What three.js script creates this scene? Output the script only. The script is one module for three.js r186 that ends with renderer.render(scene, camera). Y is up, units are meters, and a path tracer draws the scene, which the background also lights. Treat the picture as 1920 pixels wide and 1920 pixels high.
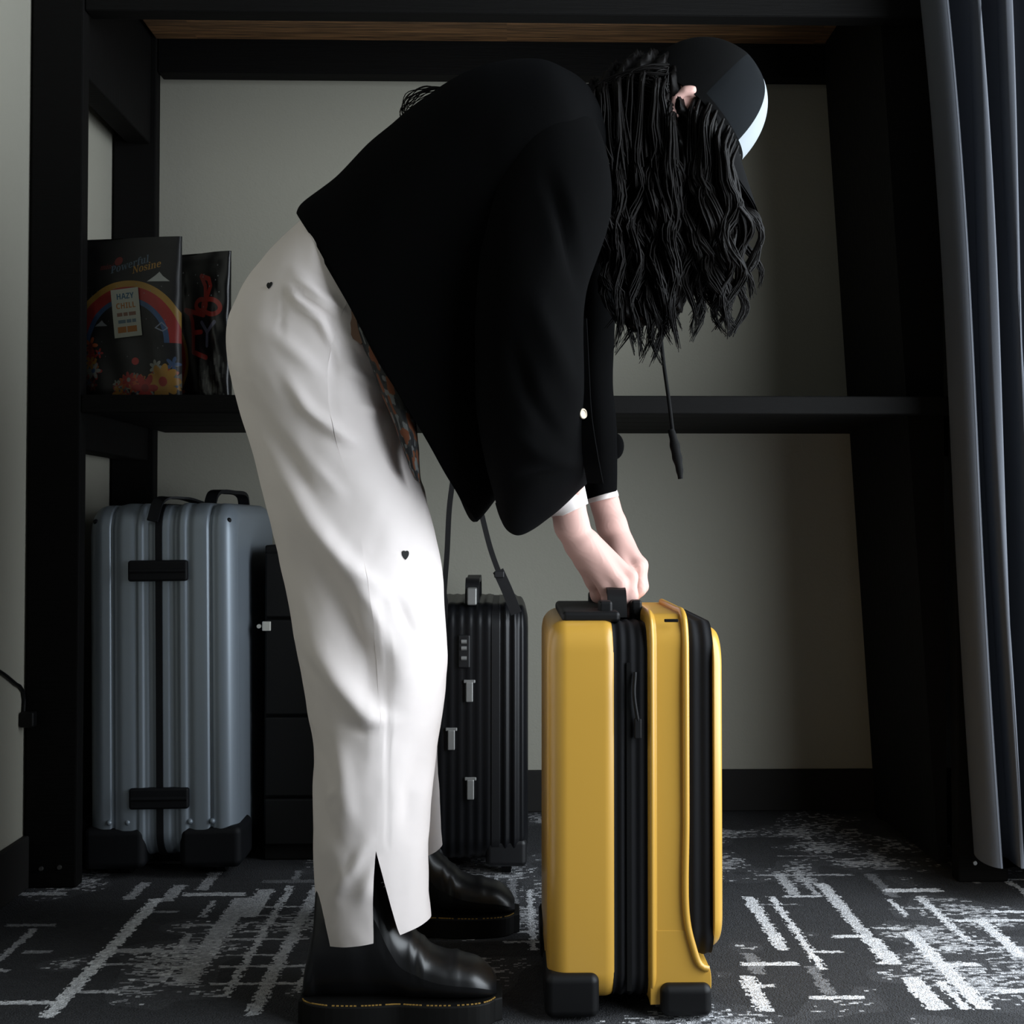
import * as THREE from 'three';
import { RoundedBoxGeometry } from 'three/addons/geometries/RoundedBoxGeometry.js';
import * as BGU from 'three/addons/utils/BufferGeometryUtils.js';
import { RectAreaLightUniformsLib } from 'three/addons/lights/RectAreaLightUniformsLib.js';

// ------------------------------------------------------------------ camera, daylight, exposure
const scene = new THREE.Scene();
const renderer = new THREE.WebGLRenderer({ antialias: true });
renderer.toneMapping = THREE.LinearToneMapping;
renderer.toneMappingExposure = 1.0;
renderer.shadowMap.enabled = true;
RectAreaLightUniformsLib.init();

const F = 2400, EYE = 0.643, PITCH = 1.4 * Math.PI / 180, YAW = -1.3 * Math.PI / 180;   // focal length in pixels of the 1920 frame
const camera = new THREE.PerspectiveCamera(2 * Math.atan(960 / F) * 180 / Math.PI, 1, 0.05, 60);
camera.position.set(0, EYE, 0);
camera.rotation.set(PITCH, YAW, 0, 'YXZ');
camera.updateMatrixWorld();
const camInv = camera.matrixWorld.clone().invert();
const ahead = new THREE.Vector3(0, 0, -1).transformDirection(camInv);
const CX = 950 - F * ahead.x / -ahead.z, CY = 980 + F * ahead.y / -ahead.z;            // the room's depth lines meet at 950, 980
camera.setViewOffset(1920, 1920, 960 - CX, 960 - CY, 1920, 1920);
camera.updateProjectionMatrix();
scene.add(camera);

// overcast daylight from a low wide window in the right-hand wall
scene.background = new THREE.Color().setRGB(0.75, 0.85, 0.95);
const WIN = { x: 1.16, y0: 0.14, y1: 1.95, z0: -2.1, z1: -0.35 };
const daylight = new THREE.RectAreaLight(new THREE.Color().setRGB(0.87, 0.95, 1.02), 6.6, WIN.z1 - WIN.z0, WIN.y1 - WIN.y0);
daylight.position.set(WIN.x - 0.01, (WIN.y0 + WIN.y1) / 2, (WIN.z0 + WIN.z1) / 2);
daylight.lookAt(WIN.x - 1, (WIN.y0 + WIN.y1) / 2, (WIN.z0 + WIN.z1) / 2);
daylight.castShadow = true;
scene.add(daylight);

// ------------------------------------------------------------------ helpers
const V = (x, y, z) => new THREE.Vector3(x, y, z);
function at(px, py, Z) {                       // the point of the plane Z metres ahead that a picture position measures
  const d = V((px - CX) / F, (CY - py) / F, -1).transformDirection(camera.matrixWorld);
  return V(0, EYE, 0).addScaledVector(d, -Z / d.z);
}
function rng(seed) { let a = seed >>> 0; return () => { a = (a + 0x6D2B79F5) >>> 0; let t = Math.imul(a ^ (a >>> 15), 1 | a); t = (t + Math.imul(t ^ (t >>> 7), 61 | t)) ^ t; return ((t ^ (t >>> 14)) >>> 0) / 4294967296; }; }
const clamp = (x, a, b) => Math.min(b, Math.max(a, x)), lerp = (a, b, t) => a + (b - a) * t;
const sstep = (a, b, x) => { const t = clamp((x - a) / (b - a), 0, 1); return t * t * (3 - 2 * t); };
const used = {};
function numbered(n) { if (!(n in used)) { used[n] = 0; return n; } used[n]++; return `${n}_${String(used[n]).padStart(3, '0')}`; }
function clean(g) {
  for (const k of Object.keys(g.attributes)) if (!['position', 'normal', 'uv'].includes(k)) g.deleteAttribute(k);
  if (!g.attributes.normal) g.computeVertexNormals();
  if (!g.attributes.uv) g.setAttribute('uv', new THREE.Float32BufferAttribute(new Float32Array(g.attributes.position.count * 2), 2));
  if (!g.index) g.setIndex([...Array(g.attributes.position.count).keys()]);
  return g;
}
const merge = gs => gs.length === 1 ? clean(gs[0]) : BGU.mergeGeometries(gs.map(clean));
function obj(name, geos, mat, parent = scene) {
  const m = new THREE.Mesh(merge(Array.isArray(geos) ? geos : [geos]), mat);
  m.name = parent === scene ? numbered(name) : name;
  m.castShadow = m.receiveShadow = true;
  if (parent !== scene && parent.userData.base) { m.geometry.translate(-parent.userData.base.x, -parent.userData.base.y, -parent.userData.base.z); }
  parent.add(m); return m;
}
const bases = new Map();
// a Group standing at a thing's base; its parts are modelled in room coordinates and moved to the group's own
function thing(name, label, category, base, group) {
  const g = new THREE.Group(); g.name = numbered(name); g.position.copy(base); g.userData = { label, category };
  if (group) g.userData.group = group;
  bases.set(g, base); scene.add(g); return g;
}
function part(root, name, geos, mat, parent = root, label) {
  const b = bases.get(root), geo = merge(Array.isArray(geos) ? geos : [geos]); geo.translate(-b.x, -b.y, -b.z);
  const m = new THREE.Mesh(geo, mat); m.name = name; m.castShadow = m.receiveShadow = true; if (label) m.userData.label = label;
  parent.add(m); return m;
}
function struct(name, geos, mat) { const m = obj(name, geos, mat); m.userData.kind = 'structure'; return m; }
function bx(x0, x1, y0, y1, z0, z1, r = 0.004, seg = 2) {   // a box between two corners with rounded edges, uv in metres
  const w = Math.abs(x1 - x0), h = Math.abs(y1 - y0), d = Math.abs(z1 - z0), rr = Math.min(r, w / 2.01, h / 2.01, d / 2.01);
  const g = r ? new RoundedBoxGeometry(w, h, d, seg, rr) : new THREE.BoxGeometry(w, h, d);
  g.translate((x0 + x1) / 2, (y0 + y1) / 2, (z0 + z1) / 2); return boxUV(g);
}
function boxUV(g) {
  const p = g.attributes.position, n = g.attributes.normal, uv = new Float32Array(p.count * 2);
  for (let i = 0; i < p.count; i++) {
    const a = Math.abs(n.getX(i)), b = Math.abs(n.getY(i)), c = Math.abs(n.getZ(i));
    const [u, v] = b >= a && b >= c ? [p.getX(i), p.getZ(i)] : a >= c ? [p.getY(i), p.getZ(i)] : [p.getX(i), p.getY(i)];
    uv[2 * i] = u; uv[2 * i + 1] = v;
  }
  g.setAttribute('uv', new THREE.Float32BufferAttribute(uv, 2)); return g;
}
function cyl(p, q, r0, r1 = r0, seg = 16) {
  const d = q.clone().sub(p), g = new THREE.CylinderGeometry(r1, r0, d.length(), seg);
  g.applyQuaternion(new THREE.Quaternion().setFromUnitVectors(V(0, 1, 0), d.clone().normalize())); g.translate((p.x + q.x) / 2, (p.y + q.y) / 2, (p.z + q.z) / 2); return g;
}
// a skin over rings of points; closed rings join their last point to the first
function skin(rings, closed = true, cap0 = false, cap1 = false) {
  const n = rings[0].length, m = rings.length, pos = [], uv = [], idx = [], cols = closed ? n + 1 : n;
  for (let i = 0; i < m; i++) for (let j = 0; j < cols; j++) { const p = rings[i][j % n]; pos.push(p.x, p.y, p.z); uv.push(j / (cols - 1), i / (m - 1)); }
  for (let i = 0; i < m - 1; i++) for (let j = 0; j < cols - 1; j++) { const a = i * cols + j, b = a + 1, c = a + cols, d = c + 1; idx.push(a, b, c, b, d, c); }
  const g = new THREE.BufferGeometry();
  const capAt = (i, flip) => { const c = V(0, 0, 0); rings[i].forEach(p => c.add(p)); c.multiplyScalar(1 / n); const k = pos.length / 3; pos.push(c.x, c.y, c.z); uv.push(.5, .5); const o = k + 1; for (let j = 0; j < n; j++) { const p = rings[i][j]; pos.push(p.x, p.y, p.z); uv.push(.5, .5); } for (let j = 0; j < n; j++) { const a = o + j, b = o + (j + 1) % n; flip ? idx.push(k, b, a) : idx.push(k, a, b); } };
  if (cap0) capAt(0, true); if (cap1) capAt(m - 1, false);
  g.setAttribute('position', new THREE.Float32BufferAttribute(pos, 3)); g.setAttribute('uv', new THREE.Float32BufferAttribute(uv, 2)); g.setIndex(idx); g.computeVertexNormals();
  if (closed) { const N = g.attributes.normal; for (let i = 0; i < m; i++) { const a = i * cols, b = a + cols - 1, s = V(N.getX(a) + N.getX(b), N.getY(a) + N.getY(b), N.getZ(a) + N.getZ(b)).normalize(); N.setXYZ(a, s.x, s.y, s.z); N.setXYZ(b, s.x, s.y, s.z); } }
  return g;
}
// tapered tube through points; rad(t) metres, flat squeezes the section
function tube(points, rad, seg = 16, rs = 6, flat = 1) {
  const c = points.length === 2 ? new THREE.LineCurve3(points[0], points[1]) : new THREE.CatmullRomCurve3(points), fr = c.computeFrenetFrames(seg, false), rings = [];
  for (let i = 0; i <= seg; i++) {
    const t = i / seg, p = c.getPointAt(t), r = typeof rad === 'function' ? rad(t) : rad, ring = [];
    for (let j = 0; j < rs; j++) { const a = j / rs * 2 * Math.PI; ring.push(p.clone().addScaledVector(fr.normals[i], Math.cos(a) * r).addScaledVector(fr.binormals[i], Math.sin(a) * r * flat)); }
    rings.push(ring);
  }
  return skin(rings, true, true, true);
}
// flat strap through points, width along `across`
function strap(points, width, thick, across, seg = 24) {
  const c = new THREE.CatmullRomCurve3(points), rings = [];
  for (let i = 0; i <= seg; i++) {
    const t = i / seg, p = c.getPoint(t), T = c.getTangent(t), w = typeof width === 'function' ? width(t) : width;
    const a = across.clone().addScaledVector(T, -across.dot(T)).normalize(), n = T.clone().cross(a).normalize();
    rings.push([[1, 1], [-1, 1], [-1, -1], [1, -1]].map(([u, v]) => p.clone().addScaledVector(a, u * w / 2).addScaledVector(n, v * thick / 2)));
  }
  return BGU.toCreasedNormals(skin(rings, true, true, true), 0.6);
}
// naive surface nets: the zero surface of a distance function
function surfaceNet(fn, lo, hi, cell) {
  const nx = Math.ceil((hi.x - lo.x) / cell) + 1, ny = Math.ceil((hi.y - lo.y) / cell) + 1, nz = Math.ceil((hi.z - lo.z) / cell) + 1, v = new Float32Array(nx * ny * nz);
  const id = (i, j, k) => i + nx * (j + ny * k);
  for (let k = 0; k < nz; k++) for (let j = 0; j < ny; j++) for (let i = 0; i < nx; i++) v[id(i, j, k)] = fn(lo.x + i * cell, lo.y + j * cell, lo.z + k * cell);
  const vi = new Int32Array(nx * ny * nz).fill(-1), pos = [], idx = [];
  const cs = [[0, 0, 0], [1, 0, 0], [0, 1, 0], [1, 1, 0], [0, 0, 1], [1, 0, 1], [0, 1, 1], [1, 1, 1]], es = [[0, 1], [2, 3], [4, 5], [6, 7], [0, 2], [1, 3], [4, 6], [5, 7], [0, 4], [1, 5], [2, 6], [3, 7]];
  for (let k = 0; k < nz - 1; k++) for (let j = 0; j < ny - 1; j++) for (let i = 0; i < nx - 1; i++) {
    const w = cs.map(c => v[id(i + c[0], j + c[1], k + c[2])]); let x = 0, y = 0, z = 0, n = 0;
    for (const [a, b] of es) if (w[a] < 0 !== w[b] < 0) { const t = w[a] / (w[a] - w[b]); x += lerp(cs[a][0], cs[b][0], t); y += lerp(cs[a][1], cs[b][1], t); z += lerp(cs[a][2], cs[b][2], t); n++; }
    if (n) { vi[id(i, j, k)] = pos.length / 3; pos.push(lo.x + (i + x / n) * cell, lo.y + (j + y / n) * cell, lo.z + (k + z / n) * cell); }
  }
  const quad = (a, b, c, d, f) => { if (a < 0 || b < 0 || c < 0 || d < 0) return; f ? idx.push(a, b, c, a, c, d) : idx.push(a, c, b, a, d, c); };
  for (let k = 1; k < nz - 1; k++) for (let j = 1; j < ny - 1; j++) for (let i = 1; i < nx - 1; i++) {
    const s = v[id(i, j, k)] < 0;
    if (s !== v[id(i + 1, j, k)] < 0) quad(vi[id(i, j - 1, k - 1)], vi[id(i, j, k - 1)], vi[id(i, j, k)], vi[id(i, j - 1, k)], s);
    if (s !== v[id(i, j + 1, k)] < 0) quad(vi[id(i - 1, j, k - 1)], vi[id(i - 1, j, k)], vi[id(i, j, k)], vi[id(i, j, k - 1)], s);
    if (s !== v[id(i, j, k + 1)] < 0) quad(vi[id(i - 1, j - 1, k)], vi[id(i, j - 1, k)], vi[id(i, j, k)], vi[id(i - 1, j, k)], s);
  }
  const g = new THREE.BufferGeometry(); g.setAttribute('position', new THREE.Float32BufferAttribute(pos, 3)); g.setIndex(idx); g.computeVertexNormals();
  return clean(g);
}
function capsules(list, k) {   // list of [p, q, r0, r1]; smooth union with blend k
  const L = list.map(([p, q, a, b = a]) => { const d = q.clone().sub(p); return [p.x, p.y, p.z, d.x, d.y, d.z, d.lengthSq() || 1e-9, a, b]; });
  return (x, y, z) => {
    let m = 1e9;
    for (const [ax, ay, az, dx, dy, dz, l, r0, r1] of L) {
      const t = clamp(((x - ax) * dx + (y - ay) * dy + (z - az) * dz) / l, 0, 1), d = Math.hypot(x - ax - t * dx, y - ay - t * dy, z - az - t * dz) - lerp(r0, r1, t);
      const h = Math.max(k - Math.abs(m - d), 0) / k; m = Math.min(m, d) - h * h * k * 0.25;
    }
    return m;
  };
}
function spline(rows, n) {   // Catmull-Rom through rows of numbers
  const out = [], m = rows.length - 1;
  for (let i = 0; i <= n; i++) {
    const s = i / n * m, k = Math.min(m - 1, Math.floor(s)), t = s - k, r = j => rows[clamp(j, 0, m)], [a, b, c, d] = [r(k - 1), r(k), r(k + 1), r(k + 2)];
    out.push(b.map((_, q) => 0.5 * (2 * b[q] + (c[q] - a[q]) * t + (2 * a[q] - 5 * b[q] + 4 * c[q] - d[q]) * t * t + (3 * b[q] - a[q] - 3 * c[q] + d[q]) * t * t * t)));
  }
  return out;
}
// value noise
function noise2(seed) {
  const r = rng(seed), T = Float32Array.from({ length: 65536 }, r);
  return (x, y) => { const i = Math.floor(x), j = Math.floor(y), u = x - i, v = y - j, s = u * u * (3 - 2 * u), t = v * v * (3 - 2 * v), q = (a, b) => T[((a & 255) + ((b & 255) << 8))]; return lerp(lerp(q(i, j), q(i + 1, j), s), lerp(q(i, j + 1), q(i + 1, j + 1), s), t); };
}
const nz1 = noise2(11), nz2 = noise2(12);
function dataTex(w, h, fn, srgb = false, rep = [1, 1]) {
  const d = new Uint8Array(w * h * 4);
  for (let j = 0; j < h; j++) for (let i = 0; i < w; i++) { const c = fn(i, j), k = 4 * (i + j * w); if (typeof c === 'number') d[k] = d[k + 1] = d[k + 2] = clamp(c, 0, 1) * 255; else { d[k] = clamp(c[0], 0, 1) * 255; d[k + 1] = clamp(c[1], 0, 1) * 255; d[k + 2] = clamp(c[2], 0, 1) * 255; } d[k + 3] = 255; }
  const t = new THREE.DataTexture(d, w, h); t.wrapS = t.wrapT = THREE.RepeatWrapping; t.magFilter = THREE.LinearFilter; t.minFilter = THREE.LinearMipmapLinearFilter; t.generateMipmaps = true;
  if (srgb) t.colorSpace = THREE.SRGBColorSpace; t.repeat.set(...rep); t.needsUpdate = true; return t;
}
const lin = (r, g, b) => new THREE.Color().setRGB(r, g, b);
const mat = (c, rough, o = {}) => new THREE.MeshPhysicalMaterial({ color: lin(...c), roughness: rough, side: THREE.DoubleSide, ...o });

// ------------------------------------------------------------------ materials
const plasterBump = dataTex(512, 512, (i, j) => 0.5 * nz1(i / 3, j / 3) + 0.3 * nz2(i / 9, j / 9) + 0.2 * nz1(i / 40, j / 40));
plasterBump.repeat.set(2, 2);
const weave = dataTex(256, 256, (i, j) => 0.35 + 0.3 * Math.abs(Math.sin((i + j) * Math.PI / 8)) + 0.35 * nz1(i / 2, j / 2));
weave.repeat.set(60, 60);
const grainBump = dataTex(512, 512, (i, j) => 0.6 * nz1(i / 60, j / 3) + 0.4 * nz2(i / 20, j / 1.5)); grainBump.repeat.set(2, 2);
const woodMap = dataTex(512, 512, (i, j) => { const g = 0.55 * nz1(i / 70, j / 7) + 0.45 * nz2(i / 25, j / 2); const t = 0.35 + 0.9 * g; return [0.52 * t, 0.375 * t, 0.24 * t]; }, true); woodMap.repeat.set(1.5, 3);
const M = {
  paint: mat([0.375, 0.36, 0.30], 0.9, { bumpMap: plasterBump, bumpScale: 0.0004 }),
  ceiling: mat([0.12, 0.12, 0.12], 0.95),  // unseen ceiling, kept dark to cut bounced light
  accent: mat([0.06, 0.06, 0.065], 0.9, { bumpMap: plasterBump, bumpScale: 0.0004 }),  // near-black for the unseen front and right walls, invented to lower fill light
  base: mat([0.018, 0.017, 0.016], 0.7, { specularIntensity: .4 }),
  blackwood: mat([0.005, 0.0047, 0.0045], 0.75, { bumpMap: grainBump, bumpScale: 0.0006, specularIntensity: 0.2 }),
  plank: new THREE.MeshPhysicalMaterial({ map: woodMap, roughness: 0.6, bumpMap: grainBump, bumpScale: 0.0005 }),
  steel: mat([0.55, 0.54, 0.52], 0.35, { metalness: 1 }),
  blackplastic: mat([0.005, 0.005, 0.0055], 0.5, { specularIntensity: .5 }),
  rubber: mat([0.004, 0.004, 0.004], 0.85, { specularIntensity: .3 }),
};
// ------------------------------------------------------------------ the room
const LX = -0.852, RX = WIN.x, BZ = -2.87, FZ = 3.2, CH = 2.45, T = 0.12;
// carpet: dark pile with pale woven strokes running along and across the room
{
  const S = 2048, MW = 2.2, x0 = -1.05, z0 = -2.95;                 // one 2.2 m repeat of the pattern
  const fX = (px, py) => at2floor(px, py).x, fZ = py => at2floor(950, py).z;
  function at2floor(px, py) { const d = V((px - CX) / F, (CY - py) / F, -1).transformDirection(camera.matrixWorld); return V(0, EYE, 0).addScaledVector(d, -EYE / d.y); }
  const along = [[-.598, 1900, 1680, .022, 1], [-.333, 1900, 1658, .02, .75], [-.382, 1865, 1658, .012, .8], [-.45, 1838, 1680, .034, .7], [-.287, 1855, 1765, .01, .7], [-.747, 1800, 1735, .013, .7], [-.496, 1785, 1745, .012, .7], [-.497, 1716, 1685, .01, .7], [-.646, 1682, 1650, .02, .7], [-.579, 1685, 1655, .022, .7], [-.422, 1716, 1664, .03, .75], [.04, 1782, 1668, .01, .9],
    [.416, 1786, 1684, .02, 1], [.498, 1681, 1640, .02, .8], [.455, 1822, 1684, .013, 1], [.536, 1681, 1640, .012, .7], [.56, 1766, 1660, .022, .9], [.563, 1812, 1765, .03, 1], [.632, 1900, 1752, .024, 1], [.709, 1772, 1684, .014, 1], [.765, 1802, 1730, .022, 1], [.9, 1690, 1640, .012, .9], [.57, 1900, 1838, .03, 1], [.34, 1900, 1833, .022, 1], [.607, 1900, 1845, .014, 1], [.654, 1722, 1690, .01, .9], [.36, 1830, 1790, .02, .45], [.44, 1870, 1815, .018, .45], [-.05, 1860, 1800, .012, .4], [.01, 1700, 1640, .016, .5]];
  const across = [[1872, -20, 135, .015, 1], [1670, 35, 133, .02, .8], [1777, 200, 310, .018, .75], [1802, 193, 290, .008, .7], [1853, 150, 220, .01, .8], [1673, 347, 462, .02, .8], [1705, 277, 340, .01, .6], [1757, 413, 580, .008, .7], [1787, 427, 533, .006, .7], [1808, 410, 580, .008, .75], [1840, 393, 585, .008, .8], [1697, 497, 602, .007, .8], [1713, 467, 547, .006, .6], [1718, 567, 600, .006, .6], [1730, 343, 420, .012, .6], [1754, 770, 922, .014, .9], [1747, 940, 1040, .012, .9], [1766, 944, 1040, .01, .8], [1820, 800, 940, .006, .5], [1728, 20, 110, .014, .55], [1778, 50, 105, .014, .6], [1812, -10, 24, .012, .8],
    [1674, 1660, 1770, .022, 1], [1811, 1390, 1498, .015, 1], [1789, 1530, 1582, .01, 1], [1760, 1560, 1634, .013, 1], [1815, 1775, 1844, .015, 1], [1811, 1646, 1693, .01, 1], [1875, 1522, 1628, .013, 1], [1852, 1395, 1458, .012, 1], [1732, 1795, 1930, .013, 1], [1644, 1420, 1602, .01, .7], [1684, 1470, 1544, .012, .9], [1783, 1775, 1870, .008, .9], [1716, 1868, 1940, .012, 1], [1699, 1420, 1500, .006, .6], [1708, 1700, 1760, .007, .8], [1745, 1640, 1700, .008, .9], [1866, 1880, 1960, .016, 1], [1632, 1640, 1700, .02, .5], [1655, 1810, 1930, .008, .8], [1608, 1460, 1560, .006, .6]];
  const rects = [];
  for (const [X, pa, pb, w, k] of along) rects.push([X - w / 2, X + w / 2, fZ(pb), fZ(pa), k]);
  for (const [py, a, b, w, k] of across) { const z = fZ(py); rects.push([fX(a, py), fX(b, py), z - w / 2, z + w / 2, k]); }
  const r = rng(5);
  for (let i = 0; i < 26; i++) { const a = r() < .5, L = .06 + r() * .3, w = .006 + r() * .016, x = x0 + r() * MW, z = z0 + r() * .62; rects.push(a ? [x, x + L, z, z + w, .35 + .4 * r()] : [x, x + w, z, z + L, .35 + .4 * r()]); }
  for (let i = 0; i < 70; i++) { const a = r() < .5, L = .06 + r() * .4, w = .006 + r() * .02, x = x0 + r() * MW, z = -1.62 + r() * .82; rects.push(a ? [x, x + L, z, z + w, .5 + .5 * r()] : [x, x + w, z, z + L, .5 + .5 * r()]); }
  const val = new Float32Array(S * S), hgt = new Float32Array(S * S), sp = noise2(21), sp2 = noise2(22), sp3 = noise2(23);
  // speckled zones: broken flecks of the pale yarn
  for (let j = 0; j < S; j++) for (let i = 0; i < S; i++) {
    const X = i / S * MW, Z = j / S * MW, cx = Math.floor(X / .0065), cz = Math.floor(Z / .0045);
    const wx = X + x0, wz = Z + z0, zone = sp(X * 7, Z * 7) * .6 + sp2(X * 17, Z * 17) * .4 + (wx > .3 && wz > -2.05 && wz < -1.5 ? .055 : wx < -.1 ? -.035 : 0), fleck = sp3(cx * .77 + .5 * cz % 3, cz * .9);
    let v = 0.03 + 0.05 * sp2(cx * .9, cz * .9); if (zone > .52 && fleck > 1.0 - (zone - .52) * 2.4) v = .3 + .6 * sp(cx * 1.3, cz * 1.7); else if (zone > .55) v += .07;
    val[i + j * S] = v;
  }
  for (const [a, b, c, d, k] of rects) {
    const i0 = Math.floor((a - x0) / MW * S) - 6, i1 = Math.ceil((b - x0) / MW * S) + 6, j0 = Math.floor((c - z0) / MW * S) - 6, j1 = Math.ceil((d - z0) / MW * S) + 6;
    for (let j = j0; j <= j1; j++) for (let i = i0; i <= i1; i++) {
      const X = x0 + i / S * MW, Z = z0 + j / S * MW, cx = Math.floor(X / .0055), cz = Math.floor(Z / .0045), jag = (sp3(cx * 1.1 + 40, cz * 1.1) - .5) * .011;
      if (X > a + jag && X < b + jag && Z > c + jag * .6 && Z < d + jag * .6) { const q = ((i % S) + S) % S + (((j % S) + S) % S) * S, t = k * (.72 + .28 * sp(cx * 2.1, cz * 2.3)); if (t > val[q]) val[q] = t; }
    }
  }
  const carpet = dataTex(S, S, (i, j) => { const v = val[i + j * S], n = .86 + .28 * nz1(i / 1.5, j / 1.5); return [(0.115 + .8 * v) * n, (0.117 + .8 * v) * n, (0.128 + .8 * v) * n]; }, true);
  carpet.anisotropy = 8;
  const pile = dataTex(1024, 1024, (i, j) => .5 * nz1(i / 2, j / 2) + .5 * nz2(i / 1.2 + 9, j / 1.2));
  const fl = bx(LX - T, RX + T, -0.1, 0, BZ - T, FZ + T, 0), p = fl.attributes.position, uv = fl.attributes.uv;
  for (let i = 0; i < p.count; i++) uv.setXY(i, (p.getX(i) - x0) / MW, (p.getZ(i) - z0) / MW);
  pile.repeat.set(3, 3);
  struct('floor', fl, new THREE.MeshPhysicalMaterial({ map: carpet, roughness: 0.95, bumpMap: pile, bumpScale: 0.003, sheen: 0.15, sheenRoughness: .6 }));
}
struct('wall_back', bx(LX - T, RX + T, 0, CH, BZ - T, BZ, 0), M.paint);
struct('wall_left', bx(LX - T, LX, 0, CH, BZ, FZ, 0), M.paint);
struct('wall_front', bx(LX - T, RX + T, 0, CH, FZ, FZ + T, 0), M.accent);
struct('wall_right', [bx(RX, RX + T, 0, WIN.y0, BZ, FZ, 0), bx(RX, RX + T, WIN.y1, CH, BZ, FZ, 0), bx(RX, RX + T, WIN.y0, WIN.y1, BZ, WIN.z0, 0), bx(RX, RX + T, WIN.y0, WIN.y1, WIN.z1, FZ, 0)], M.accent);
struct('ceiling', bx(LX - T, RX + T, CH, CH + T, BZ - T, FZ + T, 0), M.ceiling);
struct('baseboard_back', bx(LX + .012, RX - .012, 0, 0.092, BZ, BZ + 0.012, 0.003), M.base);
struct('baseboard_left', bx(LX, LX + 0.012, 0, 0.092, BZ + .012, FZ, 0.003), M.base);
{
  const w = struct('window_1', [bx(RX + .03, RX + .09, WIN.y0, WIN.y0 + .045, WIN.z0, WIN.z1, .004), bx(RX + .03, RX + .09, WIN.y1 - .045, WIN.y1, WIN.z0, WIN.z1, .004), bx(RX + .03, RX + .09, WIN.y0, WIN.y1, WIN.z0, WIN.z0 + .045, .004), bx(RX + .03, RX + .09, WIN.y0, WIN.y1, WIN.z1 - .045, WIN.z1, .004)], M.base);
  obj('pane', bx(RX + .056, RX + .062, WIN.y0 + .045, WIN.y1 - .045, WIN.z0 + .045, WIN.z1 - .045, 0), new THREE.MeshPhysicalMaterial({ color: 0xffffff, roughness: 0, transmission: 1, thickness: 0, ior: 1.5 }), w);
}

// ------------------------------------------------------------------ black timber rack filling the alcove
const RZ = -2.286, RB = -2.76;     // front faces of the front and back posts
{
  const r = thing('storage_rack', 'black timber rack with a brown plank top shelf and black middle shelf against the wall', 'rack', V(0, 0, -2.55));
  const xl = LX + .004, xr = .807, w = .091, pd = .035, zB = BZ + .004;
  const bolts = [];
  for (const [x, z] of [[xl, RZ], [xr, RZ], [xl, RB], [xr, RB]]) {
    const post = part(r, 'post', bx(x, x + w, 0, 2.1, z - pd, z, .004), M.blackwood);
    if (z === RZ) for (const [bx_, by] of [[.03, .035], [.062, .037], [.03, 1.585], [.064, 1.587]]) {
      const g = cyl(V(x + bx_, by, z - .001), V(x + bx_, by, z + .003), .0042, .0036, 12); part(r, 'screw', g, M.steel, post);
    }
  }
  part(r, 'front_beam', bx(xl + w, xr, at(900, 42, 2.33).y, 1.76, RZ - .048, RZ - .004, .004), M.blackwood);
  part(r, 'back_beam', bx(xl + w, xr, at(900, 140, 2.765).y, 1.76, RB - .055, RB - .005, .004), M.blackwood);
  for (const x of [xl + .03, xr + .02]) { part(r, 'side_rail', bx(x, x + .05, at(153, 125, 2.29).y, 1.72, RB + .001, RZ - pd - .001, .004), M.blackwood); part(r, 'side_rail', bx(x, x + .05, .775, .86, RB + .001, RZ - pd - .001, .004), M.blackwood); part(r, 'side_rail', bx(x, x + .05, .04, .1, RB + .001, RZ - pd - .001, .004), M.blackwood); }
  for (let i = 0; i < 4; i++) { const z0 = RZ - .052 - i * .104; part(r, 'plank', bx(xl + w, xr, at(900, 82, 2.765).y, at(900, 82, 2.765).y + .034, z0 - .1025, z0, .003), M.plank); }
  part(r, 'shelf_edge', bx(xl + w, xr, .838, .871, RZ - .03, RZ - .002, .003), M.blackwood);
  for (let i = 0; i < 5; i++) { const z0 = RZ - .032 - i * .106; part(r, 'shelf_board', bx(xl + w, xr, .842, .871, z0 - .105, z0, .002), M.blackwood); }
  // added black panel filling the dark right end, thicker towards the top
  const sh = new THREE.Shape([[.806, .02], [.79, .02], [.692, 1.6], [.692, 2.1], [.806, 2.1]].map(([x, y]) => new THREE.Vector2(x, y)));
  const ep = new THREE.ExtrudeGeometry(sh, { depth: .4, bevelEnabled: false }); ep.translate(0, 0, RB + .02); part(r, 'added_dark_panel', boxUV(ep), M.blackwood);
}
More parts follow.
